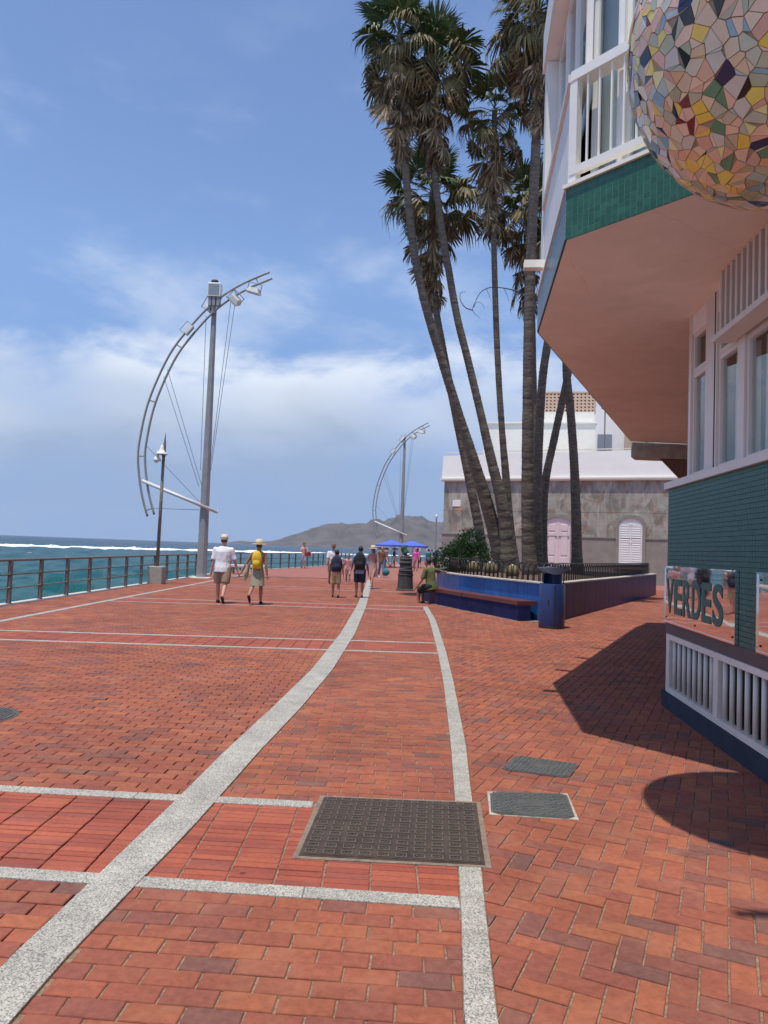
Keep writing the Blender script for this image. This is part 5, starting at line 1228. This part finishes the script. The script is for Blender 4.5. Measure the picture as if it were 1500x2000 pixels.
def person(label, loc, rz, h, skin_m, top, bottom, legs=((8, 5), (-12, 25)), arms=((-8, 8, 12), (8, 8, 12)), build_=1., hair='hair_dark', hat=None, shoes='shoe_dark', pack=None, style='shirt', bot='shorts', vox=.014, sleeve=.55, head_turn=0., sit=False, longhair=False, group='people strolling on the promenade', name='person'):
    """faces local +y. legs: (swing forward, knee bend); arms: (swing forward, out, elbow bend), left (-x) then right"""
    root = empty(name, loc, rz); tag(root, label, 'person', group); S_ = h
    hipz = .515*S_; bw = build_
    J = {}
    for k, sx in ((0, -1), (1, 1)):
        sw, kn = R(legs[k][0]), R(legs[k][1]); hp = V(sx*.055*S_*bw**.5, 0, hipz); th = rotx(V(0, 0, -.245*S_), sw); kne = hp+th
        shn = rotx(V(0, 0, -.235*S_), sw-kn); ank = kne+shn; J[k] = (hp, kne, ank, sw-kn)
    low = min(J[0][2].z, J[1][2].z)-.04*S_
    up = V(0, 0, -low); 
    if sit: up = V(0, 0, sit-hipz+.02)
    P = {k: [p+up for p in J[k][:3]]+[J[k][3]] for k in J}; hz_ = hipz+up.z
    lean = R(3) if not sit else R(12)
    def tz(f, y=0.): z = (f-.515)*S_; return V(0, y-math.sin(-lean)*z*-1*-1, hz_+z*math.cos(lean))
    def T(x, y, f): z = (f-.515)*S_; return V(x*S_, y*S_+math.sin(lean)*z, hz_+z)
    # arms
    A_ = {}
    for k, sx in ((0, -1), (1, 1)):
        sw, ou, el_ = [R(q) for q in arms[k]]; shd = T(sx*.104*bw**.6, 0, .79)
        ua = rotx(V(0, 0, -.175*S_), sw); ua = V(ua.x+sx*math.sin(ou)*.175*S_, ua.y, ua.z*math.cos(ou)); elb = shd+ua
        fa = rotx(V(0, 0, -.15*S_), sw+el_); fa = V(fa.x+sx*math.sin(ou)*.15*S_, fa.y, fa.z*math.cos(ou)); wr = elb+fa; A_[k] = (shd, elb, wr, fa.normalized())
    hc = T(0, .012, .925)
    # continuous body
    b = MB()
    b.ring([(T(0, 0, .47), (.082*S_*bw, .06*S_*bw)), (T(0, 0, .52), (.09*S_*bw, .065*S_*bw)), (T(0, .004, .60), (.076*S_*bw, .055*S_*bw)), (T(0, .004, .68), (.085*S_*bw, .058*S_*bw)), (T(0, 0, .76), (.098*S_*bw, .062*S_*bw)), (T(0, -.004, .815), (.085*S_, .045*S_)), (T(0, -.004, .845), (.034*S_, .032*S_))], 14, ref=(1, 0, 0))
    chain(b, [(T(0, -.004, .82), .034*S_), (T(0, .004, .875), .031*S_)])
    b.ball(hc, (.044*S_, .056*S_, .065*S_), 14, 10); b.ball(hc+V(0, .03*S_, -.03*S_), (.032*S_, .03*S_, .032*S_)); b.ball(hc+V(0, .06*S_, -.008*S_), (.009*S_, .012*S_, .014*S_), 8, 6)
    for sx in (-1, 1): b.ball(hc+V(sx*.046*S_, 0, -.006*S_), (.006*S_, .012*S_, .017*S_), 8, 6)
    for k in (0, 1):
        hp, kn, an, fa = P[k]; chain(b, [(hp, .048*S_*bw), (hp.lerp(kn, .5), .043*S_*bw), (kn, .03*S_), (kn.lerp(an, .35), .031*S_), (an, .019*S_)])
        toe = rotx(V(0, .1*S_, 0), fa*.9 if fa < 0 else fa*.4); chain(b, [(an+V(0, -.01*S_, -.015*S_), .02*S_), (an+toe*.5+V(0, 0, -.02*S_), .021*S_), (an+toe+V(0, 0, -.027*S_), .014*S_)], 8)
        sh_, el_, wr, fd = A_[k]; chain(b, [(sh_, .032*S_*bw**.5), (sh_.lerp(el_, .5), .027*S_*bw**.5), (el_, .022*S_), (el_.lerp(wr, .35), .021*S_), (wr, .014*S_)])
        # hand: palm, four unequal curled fingers, thumb
        sx = -1 if k == 0 else 1; fw = V(0, 1, 0); pal = wr+fd*.04*S_; side = fd.cross(V(sx, 0, 0)).normalized()
        if side.y < 0: side = -side
        b.ring([(wr, (.012*S_, .014*S_)), (pal, (.009*S_, .022*S_)), (wr+fd*.055*S_, (.008*S_, .02*S_))], 8, ref=(1, 0, 0))
        for q, (o_, l_) in enumerate(((.016, .036), (.0055, .042), (-.0055, .039), (-.016, .03))):
            s0 = wr+fd*.052*S_+side*o_*S_; m0 = s0+fd*l_*.55*S_; e0 = m0+(fd*.8+V(-sx*.6, 0, 0)).normalized()*l_*.45*S_; chain(b, [(s0, .0052*S_), (m0, .0048*S_), (e0, .004*S_)], 6)
        t0 = wr+fd*.022*S_+side*.02*S_; chain(b, [(t0, .0062*S_), (t0+(fd+side*.8).normalized()*.022*S_, .0055*S_), (t0+(fd*1.2+side*.5).normalized()*.04*S_, .0045*S_)], 6)
    body = weld(b, 'body', 'skin_'+skin_m, root, .0095 if vox < .016 else .014, 0, 1)
    for sx in (-1, 1):
        b = MB(); b.ball(hc+V(sx*.017*S_, .052*S_, .004*S_), (.006*S_, .004*S_, .004*S_), 8, 6); b.build('eye', 'dark', root, smooth=True)
    b = MB(); b.ball(hc+V(0, .056*S_, -.034*S_), (.013*S_, .004*S_, .003*S_), 8, 6); b.build('mouth', 'lip', root, smooth=True)
    # clothes
    if style in ('shirt', 'tank', 'dress'):
        b = MB(); hem = .455 if style != 'tank' else .49; e_ = .010*S_
        prof = [(hem, .102 if style == 'shirt' else .094, .076), (.52, .099, .075), (.60, .09 if style == 'shirt' else .08, .067), (.68, .094, .068), (.76, .104, .069), (.808, .10, .052), (.838, .045, .04)]
        b.ring([(T(0, .002 if f > .55 else 0, f), (x*S_*bw, y*S_*bw)) for f, x, y in prof], 18, ref=(1, 0, 0))
        if style == 'shirt':
            for k in (0, 1):
                sh_, el_, wr, fd = A_[k]; en = sh_.lerp(el_, min(1, sleeve*1.6)) if sleeve < 1 else el_; pts = [(sh_, .0385*S_*bw**.5), (sh_.lerp(en, .5), .035*S_*bw**.5), (en, .0365*S_*bw**.5)]
                for (p, r), (q, s2) in zip(pts[:-1], pts[1:]): b.ring([(p, r), (q, s2)], 12)
                b.ball(pts[0][0], pts[0][1], 10, 7)
                if sleeve >= 1: b.ring([(el_, .036*S_), (wr, .026*S_)], 10); b.ball(el_, .037*S_, 8, 6)
        weld(b, 'shirt' if style == 'shirt' else 'top', top, root, vox, .009, 3, seed=loc[0]*3)
    if bot in ('shorts', 'trousers'):
        b = MB(); b.ring([(T(0, 0, .445), (.088*S_*bw, .07*S_*bw)), (T(0, 0, .50), (.097*S_*bw, .072*S_*bw)), (T(0, 0, .565), (.086*S_*bw, .064*S_*bw))], 16, ref=(1, 0, 0))
        for k in (0, 1):
            hp, kn, an, fa = P[k]
            if bot == 'shorts':
                e1 = kn+(hp-kn)*.08; pts = [(hp, .058*S_*bw), (hp.lerp(e1, .5), .056*S_*bw), (e1, .052*S_*bw**.7)]
            else: pts = [(hp, .058*S_*bw), (hp.lerp(kn, .5), .05*S_), (kn, .042*S_), (an+V(0, 0, .02*S_), .036*S_)]
            for (p, r), (q, s2) in zip(pts[:-1], pts[1:]): b.ring([(p, r), (q, s2)], 12)
            for p, r in pts[:-1]: b.ball(p, r, 10, 7)
        weld(b, bot, bottom, root, vox, .006, 2, seed=loc[1])
    elif bot in ('skirt', 'dress'):
        f0 = .60 if bot == 'skirt' else .66; lo = .30 if bot == 'skirt' else .29; mid = (P[0][1]+P[1][1])/2
        b = MB(); n = 30; rows = [(f0, .078, .058), (.53, .098, .074), (.45, .108, .088), (.37, .115, .10), (lo, .122, .112)]; vv = []; ff = []
        for q, (f, x, y) in enumerate(rows):
            for i in range(n): t_ = 2*math.pi*i/n; w_ = 1+.05*(q/4)*math.sin(i*math.pi*2/3.0+q*.4); p = T(x*bw*w_*math.cos(t_), y*bw*w_*math.sin(t_), f); p.y += mid.y*.5*(q/4); vv.append(p)
        for q in range(4):
            for i in range(n): ff.append((q*n+i, q*n+(i+1) % n, (q+1)*n+(i+1) % n, (q+1)*n+i))
        b.add(vv, ff); b.build('skirt', bottom, root, smooth=True)
    for k in (0, 1):
        hp, kn, an, fa = P[k]; b = MB(); toe = rotx(V(0, .105*S_, 0), fa*.9 if fa < 0 else fa*.4); d_ = V(0, 0, -.018*S_)
        chain(b, [(an+V(0, -.016*S_, 0)+d_*.6, .024*S_), (an+toe*.5+d_, .025*S_), (an+toe+d_*1.3, .018*S_)], 8); weld(b, 'shoe', shoes, root, .013, 0, 1)
    # hair and hats
    if hair:
        b = MB(); b.ball(hc+V(0, -.008*S_, .012*S_), (.049*S_, .058*S_, .06*S_), 14, 10)
        if longhair: b.ball(hc+V(0, -.035*S_, -.05*S_), (.05*S_, .035*S_, .075*S_), 12, 9)
        ho = weld(b, 'hair', hair, root, .012, .004, 1)
        me = ho.data; bm = bmesh.new(); bm.from_mesh(me); kill = [v for v in bm.verts if v.co.y > hc.y+.018*S_ and v.co.z < hc.z+.032*S_]; bmesh.ops.delete(bm, geom=kill, context='VERTS'); bm.to_mesh(me); bm.free()
    if hat:
        hm, br_, cr, ch = hat; b = MB(); c0 = hc+V(0, -.004*S_, .028*S_)
        b.lathe([(br_*.98, -.012), (br_, -.004), (br_*.8, .004), (cr*1.03, .008), (cr, .012), (cr*.97, ch*.6), (cr*.8, ch*.92), (cr*.35, ch), (.002, ch)], tuple(c0), 22, 1, 1.08); b.build('hat', hm, root, smooth=True)
        b = MB(); b.lathe([(cr*1.045, .012), (cr*1.045, .035), (cr*1.0, .037)], tuple(c0), 22, 1, 1.08); b.build('hat_band', 'cloth_brown', root, smooth=True)
    if pack:
        pm_, pw, ph_, pd = pack; b = MB(); c0 = T(0, -.075*bw-.02, .70); b.ball(c0+V(0, -.01, .02), (pw/2, pd/2, ph_/2), 14, 10); b.cbox(c0.x-pw*.42, c0.x+pw*.42, c0.y-pd*.4, c0.y+pd*.4, c0.z-ph_/2, c0.z+ph_*.3, .03)
        b.ball(c0+V(0, -pd*.45, -ph_*.2), (pw*.36, pd*.28, ph_*.22), 12, 8)
        r2 = empty('backpack', root.location, rz); bo = weld(b, 'bag_body', pm_, r2, .014, .006, 2); tag(r2, label.split(' with ')[0].split(' in ')[0]+' wears this '+PACKN[pm_]+' backpack', 'backpack')
        for sx in (-1, 1):
            b = MB(); b.ring([(c0+V(sx*pw*.3, pd*.35, ph_*.4), (.02, .006)), (T(sx*.055, -.02, .838), (.022, .006)), (T(sx*.065, .05, .80), (.022, .006)), (T(sx*.08, .03, .68), (.018, .006)), (c0+V(sx*pw*.42, pd*.3, -ph_*.3), (.012, .005))], 6, ref=(1, 0, 0)); b.build('strap', pm_, r2)
        b = MB(); b.box(c0.x-pw*.3, c0.x+pw*.3, c0.y-pd*.62, c0.y-pd*.6, c0.z+.02, c0.z+.028); b.build('zip', 'dark', r2)
    return root, A_, P
PACKN = {'cloth_yellow': 'yellow', 'cloth_navy': 'navy', 'cloth_black': 'black'}
for nme, c_ in dict(white=(.72, .72, .75), khaki=(.30, .21, .14), yellow=(.70, .46, .03), beige=(.50, .45, .33), sage=(.30, .28, .19), navy=(.018, .022, .05), black=(.014, .014, .017), bluegrey=(.26, .34, .50), sand=(.52, .42, .22), olive=(.115, .12, .045), pink=(.75, .12, .42), peach=(.62, .36, .30), rose=(.55, .28, .27), brown=(.20, .10, .055), denim=(.10, .17, .30), paleblue=(.42, .50, .62), red=(.25, .03, .03), print=(.40, .22, .20), straw=(.66, .55, .33), cream=(.70, .62, .42), teal=(.03, .16, .17), grey=(.25, .25, .26), green=(.03, .10, .06)).items(): cloth(nme, c_, .25 if nme == 'print' else .08)
mat('hair_dark', (.018, .013, .011), .6); mat('hair_brown', (.10, .05, .028), .6); mat('hair_grey', (.35, .33, .31), .7); mat('lip', (.30, .10, .08), .6)
mat('shoe_dark', (.02, .018, .018), .7); mat('shoe_white', (.7, .68, .66), .6); mat('shoe_pink', (.6, .1, .4), .6)
PI = math.pi
r1, A1, _ = person('man in white shirt, khaki shorts and pale hat walking away hand in hand', (-4.08, 19.0, 0), 0, 1.72, 'fair', 'cloth_white', 'cloth_khaki', legs=((6, 2), (-14, 30)), arms=((-6, 8, 6), (4, 17, 4)), build_=1.28, hair='hair_brown', hat=('cloth_cream', .115, .094, .115), sleeve=.55, group='hand in hand couple')
r2_, A2, _ = person('woman in sun hat and sage skirt walking hand in hand with the man in white', (-3.17, 18.95, 0), R(-4), 1.62, 'tan', 'cloth_sage', 'cloth_sage', legs=((-18, 40), (8, 3)), arms=((4, 30, 2), (-6, 9, 8)), build_=.98, hair='hair_brown', hat=('cloth_straw', .205, .098, .125), pack=('cloth_yellow', .27, .44, .17), style='tank', bot='skirt', group='hand in hand couple')
b = MB(); 
for k in range(26): x = -.27+.05*random.random(); y = random.uniform(-.12, .1); b.ring([((x, y, 1.02), .012), ((x-.03, y-.02, .82), .012), ((x-.06+random.uniform(-.03, .03), y, .62+random.uniform(-.05, .05)), .004)], 5)
b.build('fringed_wrap', 'cloth_beige', r2_)
person('person in yellow shorts with a navy backpack walking away', (-1.39, 22.65, 0), R(4), 1.47, 'tan', 'cloth_peach', 'cloth_sand', legs=((9, 4), (-7, 14)), arms=((6, 8, 12), (-5, 8, 10)), pack=('cloth_navy', .36, .48, .2), hair='hair_dark', sleeve=.4)
person('man in blue shirt and navy shorts with a black backpack walking away', (-.68, 23.0, 0), R(-3), 1.60, 'tan', 'cloth_bluegrey', 'cloth_navy', legs=((4, 3), (-3, 8)), arms=((18, 12, 40), (4, 9, 14)), build_=1.12, pack=('cloth_black', .38, .52, .2), hair='hair_dark')
person('man in white shirt and tan hat coming past the navy backpack', (-2.05, 30.9, 0), PI+R(10), 1.66, 'tan', 'cloth_white', 'cloth_sage', legs=((16, 6), (-14, 20)), arms=((-16, 12, 10), (14, 10, 20)), build_=1.15, hair='hair_grey', hat=('cloth_brown', .14, .095, .11), vox=.018)
person('small child in pale pink clothes behind the navy backpack', (-1.42, 31.3, 0), PI, 1.27, 'tan', 'cloth_rose', 'cloth_peach', legs=((8, 5), (-8, 12)), arms=((8, 12, 10), (-6, 12, 10)), hair='hair_dark', shoes='shoe_pink', vox=.018)
person('woman in straw hat and printed dress striding towards the viewer', (-.34, 28.2, 0), PI-R(20), 1.63, 'tan', 'cloth_print', 'cloth_print', legs=((34, 6), (-10, 8)), arms=((10, 12, 22), (-12, 12, 14)), hair='hair_brown', hat=('cloth_straw', .185, .096, .115), shoes='shoe_white', bot='dress', style='tank', longhair=True, vox=.018)
person('brown haired woman in brown top and jeans beyond the straw hat', (-.02, 40, 0), PI+R(12), 1.70, 'fair', 'cloth_brown', 'cloth_denim', bot='trousers', legs=((12, 6), (-12, 16)), arms=((10, 10, 30), (-6, 14, 12)), hair='hair_brown', longhair=True, shoes='shoe_white', vox=.02)
b = MB(); b.ball((0, 0, 0), .2, 20, 14); root = empty('round_bag', (.22, 39.8, .28)); tag(root, 'round teal bag hanging beside the woman in jeans', 'bag'); b.build('bag_body', 'cloth_teal', root, smooth=True)
b = MB(); b.ring([((-.05, 0, .18), .012), ((-.12, .02, .4), .012), ((-.1, .05, .52), .012)], 6); b.build('strap', 'cloth_teal', root)
b = MB(); b.ring([((.05, 0, .18), .012), ((-.02, .02, .4), .012), ((-.09, .05, .52), .012)], 6); b.build('strap', 'cloth_teal', root)
person('man in pink vest and pale shorts leaning by the far railing', (-5.35, 50.4, 0), PI+R(15), 1.74, 'fair', 'cloth_peach', 'cloth_paleblue', legs=((4, 3), (-3, 5)), arms=((30, 14, 70), (26, 12, 75)), hair='hair_brown', hat=('cloth_brown', .11, .094, .09), vox=.02, style='tank')
b = MB(); b.cbox(-.2, .2, -.07, .07, 0, .3, .03); root = empty('shoulder_bag', (-5.05, 50.2, .82)); tag(root, 'dark red bag carried by the man in the pink vest', 'bag'); b.build('bag_body', 'cloth_red', root); b = MB(); b.ring([((-.18, 0, .28), .015), ((-.25, .05, .6), .015)], 6); b.build('strap', 'cloth_red', root)
person('man in olive shirt and black shorts sitting on the dark red bench', (1.46, 21.5, 0), R(52), 1.74, 'tan', 'cloth_olive', 'cloth_black', legs=((72, 80), (84, 92)), arms=((12, 12, 25), (-6, 84, 0)), build_=1.18, hair='hair_dark', sit=.47, group='people resting')
person('woman in bright pink top walking far off beside the planter', (2.45, 54, 0), PI, 1.66, 'fair', 'cloth_pink', 'cloth_rose', legs=((10, 5), (-8, 12)), arms=((8, 10, 12), (-8, 10, 12)), hair='hair_brown', hat=('cloth_pink', .11, .092, .09), vox=.022, bot='trousers')
for x, y, c1, c2, lab, rz in ((3.55, 57, 'cloth_teal', 'cloth_navy', 'person in dark teal top far off beyond the pink top', .2), (4.3, 60, 'cloth_black', 'cloth_black', 'person all in black far off next to the shrub', 2.8), (.35, 59, 'cloth_grey', 'cloth_denim', 'person in grey top standing under the nearer blue parasol', 1.0), (.95, 60.5, 'cloth_navy', 'cloth_khaki', 'person in navy top standing between the blue parasols', -1.4), (3.0, 63, 'cloth_white', 'cloth_denim', 'person in white top far off under the second parasol', 3.0)):
    person(lab, (x, y, 0), rz, 1.66, 'tan', c1, c2, hair='hair_dark', vox=.024, bot='trousers', group='people far along the promenade')

# ------------------------------------------------------------------ dark ridged column by the bench
mat('dark_stone', (.055, .052, .05), .85, var=.3, scale=7, bump=.6, bscale=25)
mat('dark_stone_top', (.10, .09, .085), .9, var=.35, scale=9, bump=.6, bscale=25)
root = empty('ridged_column', (.90, 28.0, 0)); tag(root, 'dark column of ridged layers with a green top beside the seated man', 'sculpture')
b = MB(); b.lathe([(.36, 0), (.36, .03), (.30, .06), (.275, .55)], seg=22); b.build('skirt', 'dark_stone', root)
z = .55
for k in range(11):
    hh = random.uniform(.055, .085); r_ = .285-.008*k+random.uniform(-.015, .015); b = MB(); b.lathe([(r_*.9, 0), (r_, hh*.25), (r_, hh*.7), (r_*.9, hh)], (random.uniform(-.02, .02), random.uniform(-.02, .02), z), 16); b.build('layer', 'dark_stone_top' if k % 2 else 'dark_stone', root); z += hh
b = MB(); b.ball((-.02, 0, z+.12), (.13, .13, .16)); b.ball((-.1, 0, z+.26), (.12, .1, .16)); weld(b, 'green_top', 'cloth_green', root, .02, .01)
b = MB(); b.ball((.08, -.1, z+.05), (.06, .05, .05)); b.build('pale_knob', 'offwhite', root, smooth=True)
# ------------------------------------------------------------------ blue parasols and cafe tables far along
mat('parasol_blue', (.075, .13, .52), .8, var=.08, scale=2)
for x, y, lab in ((.75, 61.5, 'left blue parasol far along the promenade'), (2.55, 63.5, 'right blue parasol behind the ridged column')):
    root = empty('parasol', (x, y, 0)); tag(root, lab, 'parasol', 'blue parasols')
    b = MB(); b.tube((0, 0, 0), (0, 0, 2.25), .03); b.build('pole', 'white_metal', root); b = MB(); b.lathe([(.3, 0), (.3, .06), (.05, .1)], seg=14); b.build('base', 'concrete', root)
    b = MB(); n = 8; vv = [(0, 0, 2.3)]+[(1.35*math.cos(2*PI*k/n), 1.35*math.sin(2*PI*k/n), 1.86) for k in range(n)]+[(1.35*math.cos(2*PI*k/n), 1.35*math.sin(2*PI*k/n), 1.72) for k in range(n)]+[(.72*math.cos(2*PI*(k+.5)/n), .72*math.sin(2*PI*(k+.5)/n), 2.03) for k in range(n)]
    ff = [(0, 1+k, 17+k) for k in range(n)]+[(0, 17+k, 1+(k+1) % n) for k in range(n)]+[(1+k, 1+(k+1) % n, 17+k) for k in range(n)]+[(1+k, 9+k, 9+(k+1) % n, 1+(k+1) % n) for k in range(n)]
    b.add(vv, ff); b.build('canopy', 'parasol_blue', root, recalc=False)
    for k in range(n): b = MB(); b.tube((0, 0, 2.24), (1.33*math.cos(2*PI*k/n), 1.33*math.sin(2*PI*k/n), 1.84), .012, seg=5); b.build('rib', 'white_metal', root)
tbl = MB(); tbl.lathe([(.35, .72), (.35, .75)], seg=16)
for k, (x, y, lab) in enumerate(((.1, 60.2, 'dark cafe table under the left parasol'), (1.5, 61.8, 'dark cafe table between the parasols'), (3.9, 62, 'dark cafe table right of the right parasol'))):
    root = empty('cafe_table', (x, y, 0)); tag(root, lab, 'table', 'cafe tables under the parasols')
    b = MB(); b.lathe([(.38, .72), (.38, .75)], seg=16); b.build('top', 'dark', root); b = MB(); b.tube((0, 0, 0), (0, 0, .72), .03); b.lathe([(.25, 0), (.25, .03)], seg=12); b.build('leg', 'steel_grey', root)
chd = None
for k in range(6):
    x, y = random.uniform(-.4, 4.8), random.uniform(59, 63); root = empty('cafe_chair', (x, y, 0), random.uniform(0, 6)); tag(root, 'dark cafe chair among the tables under the blue parasols', 'chair', 'cafe chairs under the parasols')
    if chd is None:
        a_ = MB(); a_.cbox(-.21, .21, -.2, .2, .42, .46, .01); c1 = a_.mesh('seat', MATS['dark']); a_ = MB(); a_.cbox(-.2, .2, .18, .21, .5, .88, .01); c2 = a_.mesh('backrest', MATS['dark']); a_ = MB(); a_.tube((0, 0, 0), (0, 0, .43), .015, seg=6); c3 = a_.mesh('leg', MATS['steel_grey']); chd = 1
    link('seat', c1, root); link('backrest', c2, root)
    for sx in (-.18, .18):
        for sy in (-.17, .17): link('leg', c3, root, (sx, sy, 0))

bpy.data.scenes.remove(TMP)

# ------------------------------------------------------------------ sea air
hz_b = MB(); hz_b.box(-6700, 6700, -80, 6700, -14, 260); M = bpy.data.materials.new('sea_air'); M.use_nodes = True; t = M.node_tree; t.nodes.clear()
vol = node(t, 'ShaderNodeVolumePrincipled', inp={'Density': .00006, 'Anisotropy': .2}); vol.inputs['Color'].default_value = (.78, .88, 1, 1); o_ = node(t, 'ShaderNodeOutputMaterial'); t.links.new(vol.outputs[0], o_.inputs['Volume'])
hz_o = tag(hz_b.build('haze', M), kind='stuff')
